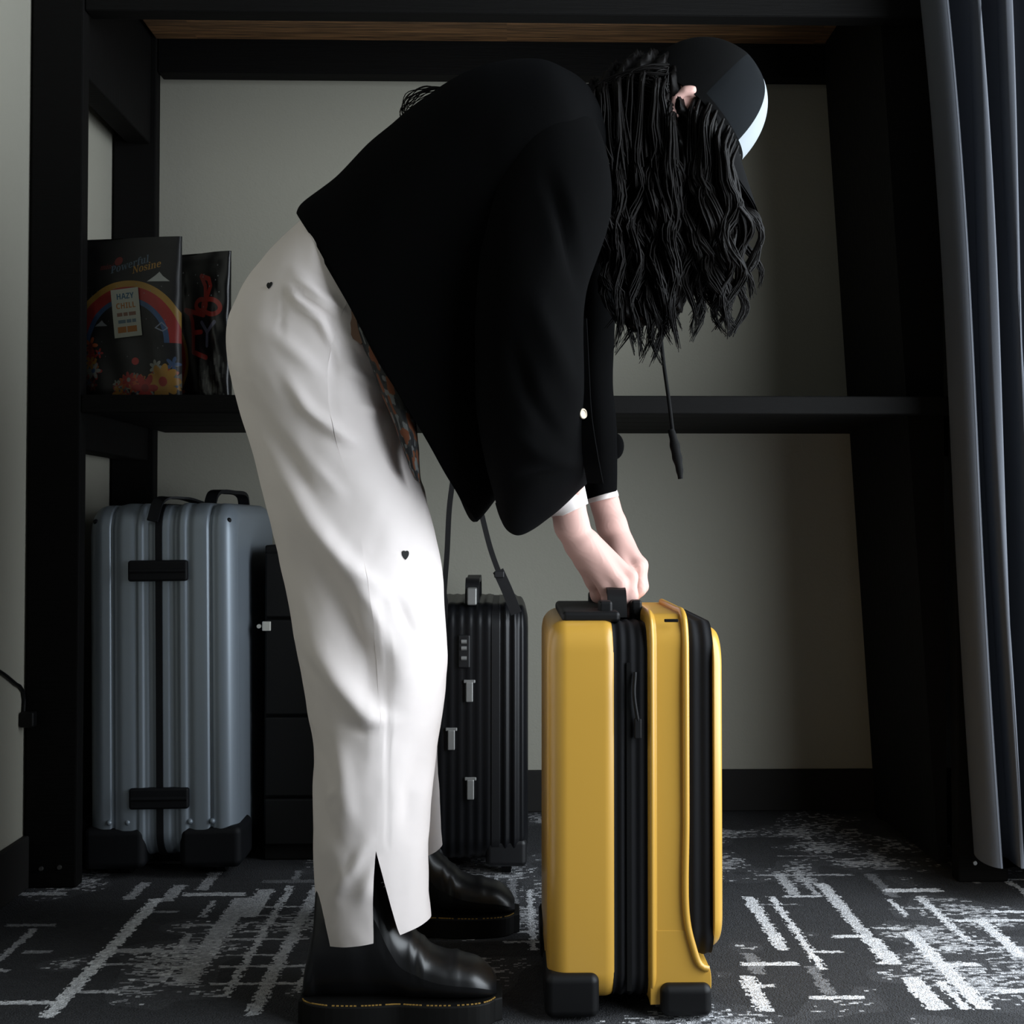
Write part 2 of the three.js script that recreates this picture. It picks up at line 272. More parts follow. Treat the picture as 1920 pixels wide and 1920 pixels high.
// ------------------------------------------------------------------ curtain
{
  const rows = 60, N = 260, rings = [];
  // fold crests from the leading edge to the window, as fractions between the top (v=0) and the hem (v=1)
  const crest = [[.735, .832], [.79, .862], [.845, .9], [.915, .948], [.97, .995], [1.03, 1.045], [1.09, 1.1], [1.13, 1.13]];
  const ev = (u, v) => {            // u in 0..crest.length
    const k = clamp(Math.floor(u), 0, crest.length - 2), t = u - k, X = i => lerp(crest[i][0], crest[i][1], v ** .85);
    const x = lerp(X(k), X(k + 1), t), ph = Math.cos(t * 2 * Math.PI), sway = .004 * Math.sin(v * 5 + k * 2);
    return V(x + sway - .012 * Math.sin(t * 2 * Math.PI), 0, -2.185 + .05 * ph + .006 * Math.sin(v * 7 + k));
  };
  const top = 2.3, hem = .068;
  for (let i = 0; i <= rows; i++) {
    const v = i / rows, y = lerp(top, hem + .006 * Math.sin(i), v), vv = clamp((1.66 - y) / 1.6, -.4, 1), ring = [], back = [];
    const edge = ev(0, Math.max(0, vv));
    const line = [];
    for (let j = 0; j <= 12; j++) { const t = j / 12; line.push(V(edge.x - .028 * Math.sin(t * Math.PI / 2) - .012 * (1 - t), y, edge.z - .1 * (1 - t)).lerp(V(edge.x, y, edge.z), t * t)); }
    for (let j = 1; j <= N; j++) { const p = ev(j / N * (crest.length - 1) * .999, Math.max(0, vv)); line.push(V(p.x, y, p.z)); }
    for (let j = 0; j < line.length; j++) { const a = line[Math.max(0, j - 1)], b = line[Math.min(line.length - 1, j + 1)], n = V(-(b.z - a.z), 0, b.x - a.x).normalize(); ring.push(line[j]); back.push(line[j].clone().addScaledVector(n, -.0022)); }
    rings.push([...ring, ...back.reverse()]);
  }
  const m = obj('curtain', skin(rings, true, true, true), mat([.088, .094, .108], .9, { sheen: .15, sheenRoughness: .5, specularIntensity: .3, bumpMap: weave, bumpScale: .0003 }));
  m.userData = { label: 'dark grey floor-length curtain hanging in deep vertical folds beside the rack', category: 'curtain' };
}
// ------------------------------------------------------------------ luggage
// shell of a case: rounded rectangles in height and depth, one after the other across the width; ins(x) draws the outline in, out where negative
function caseShell(x0, x1, y0, y1, z0, z1, rc, ins, nx = 60, caps = [true, true]) {
  const rings = [];
  for (let i = 0; i <= nx; i++) {
    const x = lerp(x0, x1, i / nx), d = ins(x), r = Math.max(.004, rc - d * .6), a = y0 + d, b = y1 - d, c = z0 + d, e = z1 - d, ring = [];
    const corner = (cy, cz, s) => { for (let k = 0; k <= 8; k++) { const t = s + k / 8 * Math.PI / 2; ring.push(V(x, cy + r * Math.sin(t), cz + r * Math.cos(t))); } };
    const side = (p, q) => { for (let k = 1; k < 6; k++) ring.push(p.clone().lerp(q, k / 6)); };
    corner(b - r, e - r, 0); side(V(x, b, e - r), V(x, b, c + r)); corner(b - r, c + r, Math.PI / 2); side(V(x, b - r, c), V(x, a + r, c)); corner(a + r, c + r, Math.PI); side(V(x, a, c + r), V(x, a, e - r)); corner(a + r, e - r, 1.5 * Math.PI); side(V(x, a + r, e), V(x, b - r, e));
    rings.push(ring);
  }
  return skin(rings, true, ...caps);
}
const roundEnd = (d, R) => d >= R ? 0 : R - Math.sqrt(Math.max(0, R * R - (R - d) * (R - d)));
function wheel(x, y, z, r, w) {
  return [cyl(V(x - w / 2, y, z), V(x + w / 2, y, z), r, r, 20), cyl(V(x - w / 2 - .003, y, z), V(x + w / 2 + .003, y, z), r * .45, r * .45, 14)];
}
// yellow cabin case standing upright, narrow side to the front
{
  const x0 = .0535, x1 = .2835, zf = -1.672, zb = -1.99, y0 = .014, yt = .516;
  const c = thing('cabin_suitcase', 'glossy yellow hard-shell cabin suitcase with black zip bands, gripped by its top handle', 'suitcase', V((x0 + x1) / 2, 0, (zf + zb) / 2));
  const yel = mat([.585, .325, .048], .33, { clearcoat: .25, clearcoatRoughness: .3, side: THREE.FrontSide }), blk = mat([.005, .005, .006], .75, { specularIntensity: .4 }), yel2 = yel;
  yel.side = THREE.DoubleSide;
  const X = px => (px - 950) / 1435;
  // main shell, left of the zip
  const a = X(1156), softl = x => Math.max(roundEnd(x - x0, .026), roundEnd(a - x, .016) * .7);
  part(c, 'shell_half', caseShell(x0, a, y0 + .004, yt - .002, zb, zf, .04, softl, 50), yel);
  // zip band
  const b = X(1214);
  const band = part(c, 'zip_band', caseShell(a - .004, b + .004, y0 + .006, yt - .006, zb + .004, zf - .0045, .036, x => .0012 * Math.cos((x - a) * 500), 24), blk);
  const zy = [];
  part(c, 'zip_pull', [tube([V(.168, .448, zf + .0), V(.166, .42, zf + .004), V(.171, .385, zf + .002)], .0024, 12, 6), bx(.1665, .1755, .362, .388, zf - .001, zf + .004, .0015)], M.blackplastic, band);
  part(c, 'zip_teeth', strap([V((a + b) / 2 - .004, .035, zf - .0035), V((a + b) / 2 - .004, .25, zf - .0035), V((a + b) / 2 - .004, .46, zf - .0035)], .006, .0022, V(1, 0, 0)), M.rubber, band);
  // front half of the case: yellow frame with raised edges, black zip, yellow lid
  const e = X(1292), f = X(1340);
  const rim = x => { const d = x - b; return d < .011 ? .0042 - .0085 * Math.sin(clamp(d / .011, 0, 1) * Math.PI) * .5 - .0015 : .0042; };
  const re = e - .0045; part(c, 'frame_piping', tube([V(.262, y0 + .049, zf - .001), V(.252, y0 + .054, zf), V(e + .003, y0 + .082, zf), V(re, y0 + .12, zf), V(re, y0 + .25, zf), V(re, yt - .06, zf), V(re, yt - .022, zf - .003), V(re, yt - .002, zf - .014), V(re, yt + .0075, zf - .036), V(re, yt + .008, zf - .09), V(re, yt + .008, zb + .06)], .0045, 110, 10), yel);
  part(c, 'front_frame', caseShell(b, e, y0 + .002, yt + .010, zb, zf + .002, .042, x => rim(x) + Math.max(roundEnd(x - b, .005), roundEnd(e - x, .006)), 48), yel2);
  part(c, 'zip_band', caseShell(e - .006, f - .001, y0 + .056, yt - .004, zb + .006, zf - .007, .04, x => .001 * Math.cos((x - e) * 420), 20), blk);
  part(c, 'front_lid', caseShell(f - .002, x1, y0 + .066, yt - .012, zb, zf - .001, .045, x => Math.max(0, roundEnd(x1 - x, .016), roundEnd(x - f + .002, .003)), 30), yel2);
  // foot of the frame flaring out under the lid
  const ft = new THREE.Shape(); ft.moveTo(b + .004, y0 + .004); ft.lineTo(.262, y0 + .006); ft.quadraticCurveTo(.268, y0 + .03, .264, y0 + .048); ft.quadraticCurveTo(.247, y0 + .05, e - .001, y0 + .098); ft.lineTo(b + .004, y0 + .098);
  const fg = new THREE.ExtrudeGeometry(ft, { depth: zf - zb - .006, bevelEnabled: true, bevelSize: .001, bevelThickness: .001, bevelSegments: 2 }); fg.translate(0, 0, zb + .0035); part(c, 'frame_foot', fg, yel2);
  part(c, 'vent', bx(X(1246), X(1272), yt - .003, yt + .001, zf - .004, zf + .0008, .001), M.rubber);
  // wheel housings cut into the lower corners, wheels
  for (const [xa, xb, hh] of [[x0 - .004, X(1122), .044], [X(1236), .266, .03]]) for (const z of [zf - .047, zb + .055]) {
    const h = new RoundedBoxGeometry(xb - xa, hh + .012, .118, 4, .011); h.translate((xa + xb) / 2, .004 + hh / 2 + .006, z);
    const hm = part(c, 'wheel_housing', h, M.blackplastic);
    part(c, 'wheel', wheel((xa + xb) / 2, .021, z, .021, .018), M.rubber, hm);
  }
  // recessed black top tray with the telescopic handle sockets and the carry handle along the depth
  part(c, 'top_tray', bx(x0 + .02, a + .008, yt - .006, yt + .009, zb + .05, zf - .03, .006, 3), M.blackplastic);
  for (const z of [-1.73, -1.94]) part(c, 'handle_socket', bx(.124, .142, yt, yt + .022, z - .015, z + .015, .004), M.blackplastic);
  const hx = .152, hy = yt + .034;
  part(c, 'carry_handle', [strap([V(hx, yt - .004, -1.755), V(hx, hy - .006, -1.768), V(hx, hy, -1.79), V(hx, hy + .002, -1.86), V(hx, hy, -1.91), V(hx, hy - .006, -1.932), V(hx, yt - .004, -1.945)], .026, .008, V(1, 0, 0), 40)], M.blackplastic);
  part(c, 'lock_block', [bx(.172, .187, yt - .008, yt + .02, -1.83, -1.765, .004), cyl(V(.1795, yt + .004, -1.766), V(.1795, yt + .004, -1.762), .004)], M.blackplastic);
}
// ribbed silver trunk under the middle shelf
{
  const x0 = -.754, x1 = -.487, zf = -2.34, zb = -2.745, y0 = .035, yt = .676, xm = -.624;
  const c = thing('trunk_suitcase', 'large silver ribbed metal suitcase with black hinges standing under the shelf', 'suitcase', V((x0 + x1) / 2, 0, (zf + zb) / 2));
  const alu = mat([.26, .30, .345], .42, { metalness: .35 }), dk = mat([.006, .0065, .008], .6, { specularIntensity: .4 });
  const ribs = x => { const u = (x - x0) / (x1 - x0); let o = 0; for (const [p, w, h] of [[.17, .012, .0035], [.27, .06, -.003], [.36, .022, -.003], [.43, .02, .002], [.57, .02, .002], [.645, .028, -.0035], [.76, .06, -.003], [.83, .012, .0035], [.92, .05, -.002]]) o += h * Math.exp(-(((u - p) / w) ** 4)); return o; };
  const ins = x => Math.max(roundEnd(x - x0, .03), roundEnd(x1 - x, .03)) + ribs(x);
  part(c, 'shell_half', caseShell(x0, xm - .004, y0, yt, zb, zf, .05, ins, 90), alu);
  part(c, 'shell_half', caseShell(xm + .004, x1, y0, yt, zb, zf, .05, ins, 90), alu);
  part(c, 'frame_seam', caseShell(xm - .006, xm + .006, y0 - .002, yt + .002, zb - .002, zf + .003, .05, () => 0, 4), dk, c, 'black frame between the two shells');
  for (const y of [.556, .146]) part(c, 'hinge', [bx(xm - .054, xm + .053, y - .019, y + .019, zf - .01, zf + .010, .005, 3), cyl(V(xm - .05, y, zf + .008), V(xm + .05, y, zf + .008), .0045)], dk);
  for (const sx of [-1, 1]) for (const z of [zf - .05, zb + .05]) {
    const cx = sx < 0 ? x0 + .047 : x1 - .047, h = new RoundedBoxGeometry(.112, .075, .112, 4, .014); h.translate(cx, .056, z);
    const hm = part(c, 'wheel_housing', h, dk); part(c, 'wheel', [...wheel(cx - .012, .03, z, .03, .016), ...wheel(cx + .012, .03, z, .03, .016)], M.rubber, hm);
  }
  for (const x of [x0 + .013, x1 - .013]) for (const y of [.09, yt - .03]) part(c, 'rivet', new THREE.SphereGeometry(.005, 12, 8).translate(x, y, zf - .012), dk);
  for (const x of [-.715, -.682, -.57, -.53]) part(c, 'rivet', new THREE.SphereGeometry(.0052, 12, 8).translate(x, .103, zf + .001), alu);
  part(c, 'strap_loop', strap([V(xm - .01, yt - .03, zf + .006), V(xm, yt + .008, zf - .01), V(xm + .03, yt + .012, zf - .04), V(xm + .05, yt + .004, zf - .1)], .02, .004, V(1, 0, 0)), dk);
  part(c, 'top_handle', strap([V(-.56, yt - .004, -2.46), V(-.556, yt + .022, -2.48), V(-.54, yt + .026, -2.55), V(-.53, yt + .02, -2.62), V(-.53, yt - .004, -2.64)], .022, .007, V(1, 0, 0)), dk);
  c.rotation.z = .012;
}
// black ribbed cabin case with a carrying strap
{
  const x0 = -.192, x1 = .0395, zf = -2.33, zb = -2.69, y0 = .028, yt = .496, xm = -.02;
  const c = thing('ribbed_cabin_suitcase', 'black ribbed cabin suitcase with steel latches and a carrying strap, behind the white trousers', 'suitcase', V((x0 + x1) / 2, 0, (zf + zb) / 2));
  const pc = mat([.004, .0042, .0052], .38, { specularIntensity: .6 }), dk = mat([.005, .005, .006], .5), lat = mat([.34, .34, .33], .42, { metalness: .6 });
  const ribs = x => (x < xm ? .0007 : .0016) * Math.cos((x - x0) * 2 * Math.PI / .0165), ins = x => Math.max(roundEnd(x - x0, .028), roundEnd(x1 - x, .028)) + ribs(x);
  part(c, 'shell_half', caseShell(x0, xm - .006, y0, yt, zb, zf, .045, ins, 110), pc);
  part(c, 'shell_half', caseShell(xm + .006, x1, y0, yt, zb, zf, .045, ins, 60), pc);
  part(c, 'frame_seam', caseShell(xm - .007, xm + .007, y0, yt - .002, zb, zf + .001, .045, () => 0, 4), dk);
  for (const [px, py] of [[880, 1298], [846, 1388], [882, 1481]]) { const p = at(px, py, 2.325); part(c, 'latch', [bx(p.x - .0065, p.x + .0065, p.y - .018, p.y + .018, zf - .004, zf + .006, .002), bx(p.x - .0105, p.x + .0105, p.y + .016, p.y + .022, zf - .004, zf + .004, .0015)], lat); }
  const lk = at(870, 1222, 2.325); part(c, 'combination_lock', [bx(lk.x - .011, lk.x + .011, lk.y - .03, lk.y + .03, zf - .004, zf + .0045, .003)], dk);
  for (const dy of [.018, .006, -.012]) part(c, 'dial', cyl(V(lk.x - .005, lk.y + dy, zf + .003), V(lk.x + .005, lk.y + dy, zf + .003), .0042, .0042, 12), lat);
  const tg = at(885, 1112, 2.36); part(c, 'handle_bracket', [bx(tg.x - .009, tg.x + .009, yt - .004, tg.y + .01, -2.375, -2.345, .003)], lat); part(c, 'top_handle', [strap([V(tg.x, yt - .006, -2.37), V(tg.x, yt + .032, -2.385), V(tg.x, yt + .036, -2.5), V(tg.x, yt + .032, -2.6), V(tg.x, yt - .006, -2.62)], .026, .008, V(1, 0, 0))], dk);
  for (const x of [x0 + .04, x1 - .04]) for (const z of [zf - .045, zb + .045]) { const h = new RoundedBoxGeometry(.075, .05, .085, 3, .01); h.translate(x, .044, z); const hm = part(c, 'wheel_housing', h, dk); part(c, 'wheel', wheel(x, .024, z, .024, .018), M.rubber, hm); }
  const S = (px, py, Z) => at(px, py, Z);
  const ap = at(868, 822, 2.265);
  part(c, 'carrying_strap', [strap([S(829, 1170, 2.318), S(832, 1120, 2.312), S(838, 1040, 2.30), S(845, 930, 2.285), ap, S(902, 960, 2.285), S(920, 1030, 2.297), S(937, 1078, 2.305)], t => .0095 + .008 * sstep(.16, .12, t), .003, V(1, 0, 0), 60), strap([S(934, 1070, 2.307), S(950, 1105, 2.312), S(968, 1150, 2.318)], .02, .004, V(1, 0, 0)), bx(...(() => { const p = S(936, 1077, 2.305); return [p.x - .009, p.x + .009, p.y - .006, p.y + .006, p.z - .004, p.z + .004, .002]; })())], dk);
}
// black drawer chest between the cases
{
  const x0 = -.463, x1 = -.215, zf = -2.45, zb = -2.75, h = .6;
  const c = thing('drawer_chest', 'black chest of drawers with a small steel lock, between the silver and black suitcases', 'chest', V((x0 + x1) / 2, 0, (zf + zb) / 2));
  const dk = mat([.006, .006, .006], .7, { specularIntensity: .4 });
  part(c, 'body', bx(x0, x1, 0, h, zb, zf - .016, .004), dk);
  const Y = py => at(520, py, 2.45).y, seams = [h - .012, Y(1160), Y(1343), Y(1496), .03];
  for (let i = 0; i < 4; i++) part(c, 'drawer', bx(x0 + .004, x1 - .004, seams[i + 1] + .0025, seams[i] - .0025, zf - .018, zf, .004), dk);
  const p = at(500, 1174, 2.449); part(c, 'lock_plate', [bx(p.x - .008, p.x + .008, p.y - .009, p.y + .009, zf - .002, zf + .005, .0015), cyl(V(p.x - .014, p.y, zf - .002), V(p.x - .014, p.y, zf + .006), .004)], mat([.7, .68, .62], .4, { metalness: .4 }));
}
// ------------------------------------------------------------------ snack pouches on the middle shelf
function pouch(root, name, W, H, map, T = .035) {   // a filled stand-up pouch: flat crimped top, rounded belly, gusset foot
  const nu = 40, nv = 56, rings = [];
  for (let i = 0; i <= nv; i++) {
    const v = i / nv, y = v * H, bel = Math.min(1, (1 - v) / .45) ** .8 * (v < .05 ? .75 + 5 * v : 1), ring = [];
    for (let s = 0; s < 2; s++) for (let j = 0; j < nu; j++) {
      const u = j / nu * 2 - 1, uu = s ? -u : u, e = Math.sqrt(Math.max(0, 1 - Math.abs(uu) ** 2.6)), wr = .0022 * Math.sin(uu * 9 + v * 7) * (1 - v) + .0016 * Math.sin(v * 31 + uu * 4) * (Math.abs(uu) > .6 ? 1 : .2), crimp = v > .93 ? .0005 * Math.sin(v * 400) : 0;
      ring.push(V(uu * W / 2 * (1 - .012 * Math.sin(v * Math.PI)), y, (s ? -1 : 1) * (T * .5 * bel * e + .0012 + wr * bel * e) + crimp + .006 * Math.sin(uu * 2.2) * v));
    }
    rings.push(ring);
  }
  const g = skin(rings, true, true, true), p = g.attributes.position, uv = g.attributes.uv;
  for (let i = 0; i < p.count; i++) uv.setXY(i, p.getX(i) / W + .5, p.getY(i) / H);
  return g;
}
function canvasTex(w, h, draw) { const c = document.createElement('canvas'); c.width = w; c.height = h; const x = c.getContext('2d'); draw(x, w, h); const t = new THREE.CanvasTexture(c); t.colorSpace = THREE.SRGBColorSpace; t.anisotropy = 8; return t; }
{
  const rr = rng(77);
  const flower = (x, cx, cy, R, n, col, col2) => { x.fillStyle = col; for (let k = 0; k < n; k++) { const a = k / n * 6.283; x.beginPath(); x.ellipse(cx + Math.cos(a) * R * .6, cy + Math.sin(a) * R * .6, R * .45, R * .24, a, 0, 6.283); x.fill(); } x.fillStyle = col2; x.beginPath(); x.arc(cx, cy, R * .28, 0, 6.283); x.fill(); };
  const cloud = (x, cx, cy, s) => { x.beginPath(); x.moveTo(cx - s, cy + s * .35); x.lineTo(cx - s * .35, cy - s * .05); x.lineTo(cx + s * .1, cy - s * .38); x.lineTo(cx + s * .4, cy - s * .05); x.lineTo(cx + s, cy + s * .35); x.closePath(); x.fill(); };
  const front = canvasTex(768, 1024, (x, w, h) => {
    x.fillStyle = '#0b0b0d'; x.fillRect(0, 0, w, h);
    x.save(); x.translate(150, 205); x.rotate(-.1); x.fillStyle = '#7e2a22'; x.font = 'italic bold 46px serif'; x.fillText('mini', 0, 0); x.beginPath(); x.ellipse(150, -40, 34, 26, -.4, 0, 7); x.fill(); x.restore();
    x.save(); x.translate(236, 232); x.rotate(-.22); x.fillStyle = '#5d7484'; x.font = 'italic bold 66px serif'; x.fillText('Powerful', 0, 0); x.restore();
    x.save(); x.translate(408, 238); x.rotate(-.18); x.fillStyle = '#b8882c'; x.font = 'italic bold 64px serif'; x.fillText('Nosine', 0, 0); x.restore();
    x.fillStyle = '#c9ccc4'; cloud(x, 610, 262, 84);
    for (const [rx, ry, c] of [[440, 405, '#b98f3c'], [398, 364, '#b3322b'], [318, 292, '#3f5f86'], [282, 260, '#0b0b0d']]) { x.fillStyle = c; x.beginPath(); x.ellipse(378, 685, rx, ry, 0, Math.PI, 2 * Math.PI); x.fill(); }
    x.fillStyle = '#9aa0a4'; cloud(x, 180, 552, 52); x.strokeStyle = '#8a93a0'; x.lineWidth = 8; x.beginPath(); x.moveTo(600, 590); x.lineTo(640, 555); x.lineTo(680, 590); x.lineTo(650, 610); x.closePath(); x.stroke();
    const cols = ['#b5352c', '#46618a', '#c39038', '#8f2f2a', '#777a72', '#a3a79c', '#c7622e'];
    for (let i = 0; i < 70; i++) { const t = rr(), cx = t < .4 ? rr() * 150 + 20 : 300 + rr() * 460, cy = t < .4 ? 690 + rr() * 320 : 1020 - rr() * (60 + 190 * Math.abs((cx - 250) / 500)); flower(x, cx, cy, 22 + rr() * 34, 5 + Math.floor(rr() * 3), cols[Math.floor(rr() * 7)], cols[Math.floor(rr() * 7)]); }
    flower(x, 650, 930, 110, 9, '#c39038', '#b5352c'); flower(x, 520, 970, 90, 6, '#b5352c', '#8f2f2a'); x.fillStyle = '#b5352c'; x.beginPath(); x.ellipse(450, 800, 26, 24, 0, 0, 7); x.fill();
    x.fillStyle = '#8d9296'; for (let i = 0; i < 24; i++) x.fillRect(60 + rr() * 640, 300 + rr() * 480, 6, 6);
  });
  const side = canvasTex(512, 1024, (x, w, h) => {
    x.fillStyle = '#0b0b0d'; x.fillRect(0, 0, w, h);
    x.lineCap = 'round'; x.lineJoin = 'round';
    const st = (c, lw, pts) => { x.strokeStyle = c; x.lineWidth = lw; x.beginPath(); pts.forEach((p, i) => i ? x.lineTo(...p) : x.moveTo(...p)); x.stroke(); };
    x.strokeStyle = '#b98f3c'; x.lineWidth = 28; x.beginPath(); x.ellipse(-190, 760, 330, 330, 0, -1.1, 1.2); x.stroke(); x.strokeStyle = '#b3322b'; x.lineWidth = 60; x.beginPath(); x.ellipse(-190, 760, 288, 300, 0, -1.1, 1.2); x.stroke();
    // hand-lettered B
    st('#b8382c', 34, [[250, 165], [330, 190], [350, 240], [330, 300], [310, 340], [300, 240], [250, 165]]); x.lineWidth = 34; x.beginPath(); x.ellipse(365, 385, 78, 50, .25, 0, 7); x.stroke(); x.beginPath(); x.ellipse(270, 370, 50, 40, .2, 0, 7); x.stroke();
    st('#b8382c', 34, [[300, 440], [110, 395], [170, 430], [195, 480], [205, 560], [275, 555]]); st('#b8382c', 34, [[205, 560], [205, 690], [320, 730]]);
    st('#6d6f86', 26, [[280, 490], [335, 560], [400, 490]]); st('#6d6f86', 26, [[335, 560], [330, 650]]);
    x.fillStyle = '#7d8078'; for (let i = 0; i < 60; i++) { x.globalAlpha = .25 + .4 * rr(); x.fillRect(250 + rr() * 220, 690 + rr() * 310, 8 + rr() * 12, 30 + rr() * 90); } x.globalAlpha = 1;
    flower(x, 70, 960, 60, 6, '#b5352c', '#c39038'); x.fillStyle = '#a9adb0'; for (let i = 0; i < 14; i++) x.fillRect(40 + rr() * 420, 60 + rr() * 330, 9, 9);
  });
  const shelfY = .871;
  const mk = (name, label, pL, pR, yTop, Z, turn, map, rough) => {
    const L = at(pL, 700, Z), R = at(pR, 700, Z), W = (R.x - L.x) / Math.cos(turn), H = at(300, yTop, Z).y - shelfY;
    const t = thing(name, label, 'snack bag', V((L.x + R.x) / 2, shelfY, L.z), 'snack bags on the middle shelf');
    const g = pouch(t, name, W, H, map); const m = new THREE.Mesh(g, new THREE.MeshPhysicalMaterial({ map, color: lin(.42, .42, .42), roughness: rough, side: THREE.DoubleSide })); m.name = 'pouch_body'; m.castShadow = m.receiveShadow = true; t.add(m); t.rotation.y = turn; return [t, W, H];  // grey tint over the print: shade on the shelf put into its colour
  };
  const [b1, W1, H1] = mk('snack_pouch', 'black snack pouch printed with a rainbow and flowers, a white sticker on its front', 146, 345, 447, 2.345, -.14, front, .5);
  const sticker = canvasTex(256, 400, (x, w, h) => {
    x.fillStyle = '#c9cbbd'; x.fillRect(0, 0, w, h); x.font = 'bold 66px sans-serif'; x.textAlign = 'center';
    x.fillStyle = '#3f6a86'; x.fillText('HAZY', 128, 84); x.fillStyle = '#b9793a'; x.fillText('CHILL', 128, 162);
    x.fillStyle = '#95705f'; for (const [xx, ww] of [[40, 50], [100, 40], [150, 66]]) x.fillRect(xx, 196, ww, 30); x.fillStyle = '#70848f'; for (const [xx, ww] of [[46, 70], [124, 44], [176, 36]]) x.fillRect(xx, 256, ww, 28); x.fillStyle = '#b9793a'; for (const [xx, ww] of [[36, 80], [124, 90]]) x.fillRect(xx, 312, ww, 50);
  });
  { const g = new THREE.PlaneGeometry(.052, .088, 8, 10), q = g.attributes.position; g.rotateZ(.1); g.translate(0.0, H1 * .52, .0215); const s = new THREE.Mesh(g, new THREE.MeshPhysicalMaterial({ map: sticker, color: lin(.38, .38, .36), roughness: .8, side: THREE.DoubleSide })); s.name = 'sticker'; s.castShadow = s.receiveShadow = true; s.userData.label = 'white price sticker with coloured lettering'; b1.add(s); }  // white sticker tinted grey, the pouch's shade put into its colour
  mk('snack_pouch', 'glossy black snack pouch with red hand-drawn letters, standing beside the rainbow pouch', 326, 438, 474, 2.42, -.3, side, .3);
}
// ------------------------------------------------------------------ cable on the left wall
{
  const z = p => V(LX + .004, p[1], p[0]);
  const m = obj('power_cable', [tube([[-1.5, .8], [-1.8, .56], [-2.0, .455], [-2.1, .418], [-2.19, .386], [-2.24, .364], [-2.268, .353], [-2.279, .336], [-2.276, .31]].map(z), .0032, 48, 8), bx(LX + .001, LX + .026, .285, .312, -2.283, -2.262, .004)], M.blackplastic);
  m.userData = { label: 'thin black cable sagging along the left wall to a plug beside the rack post', category: 'cable' };
}
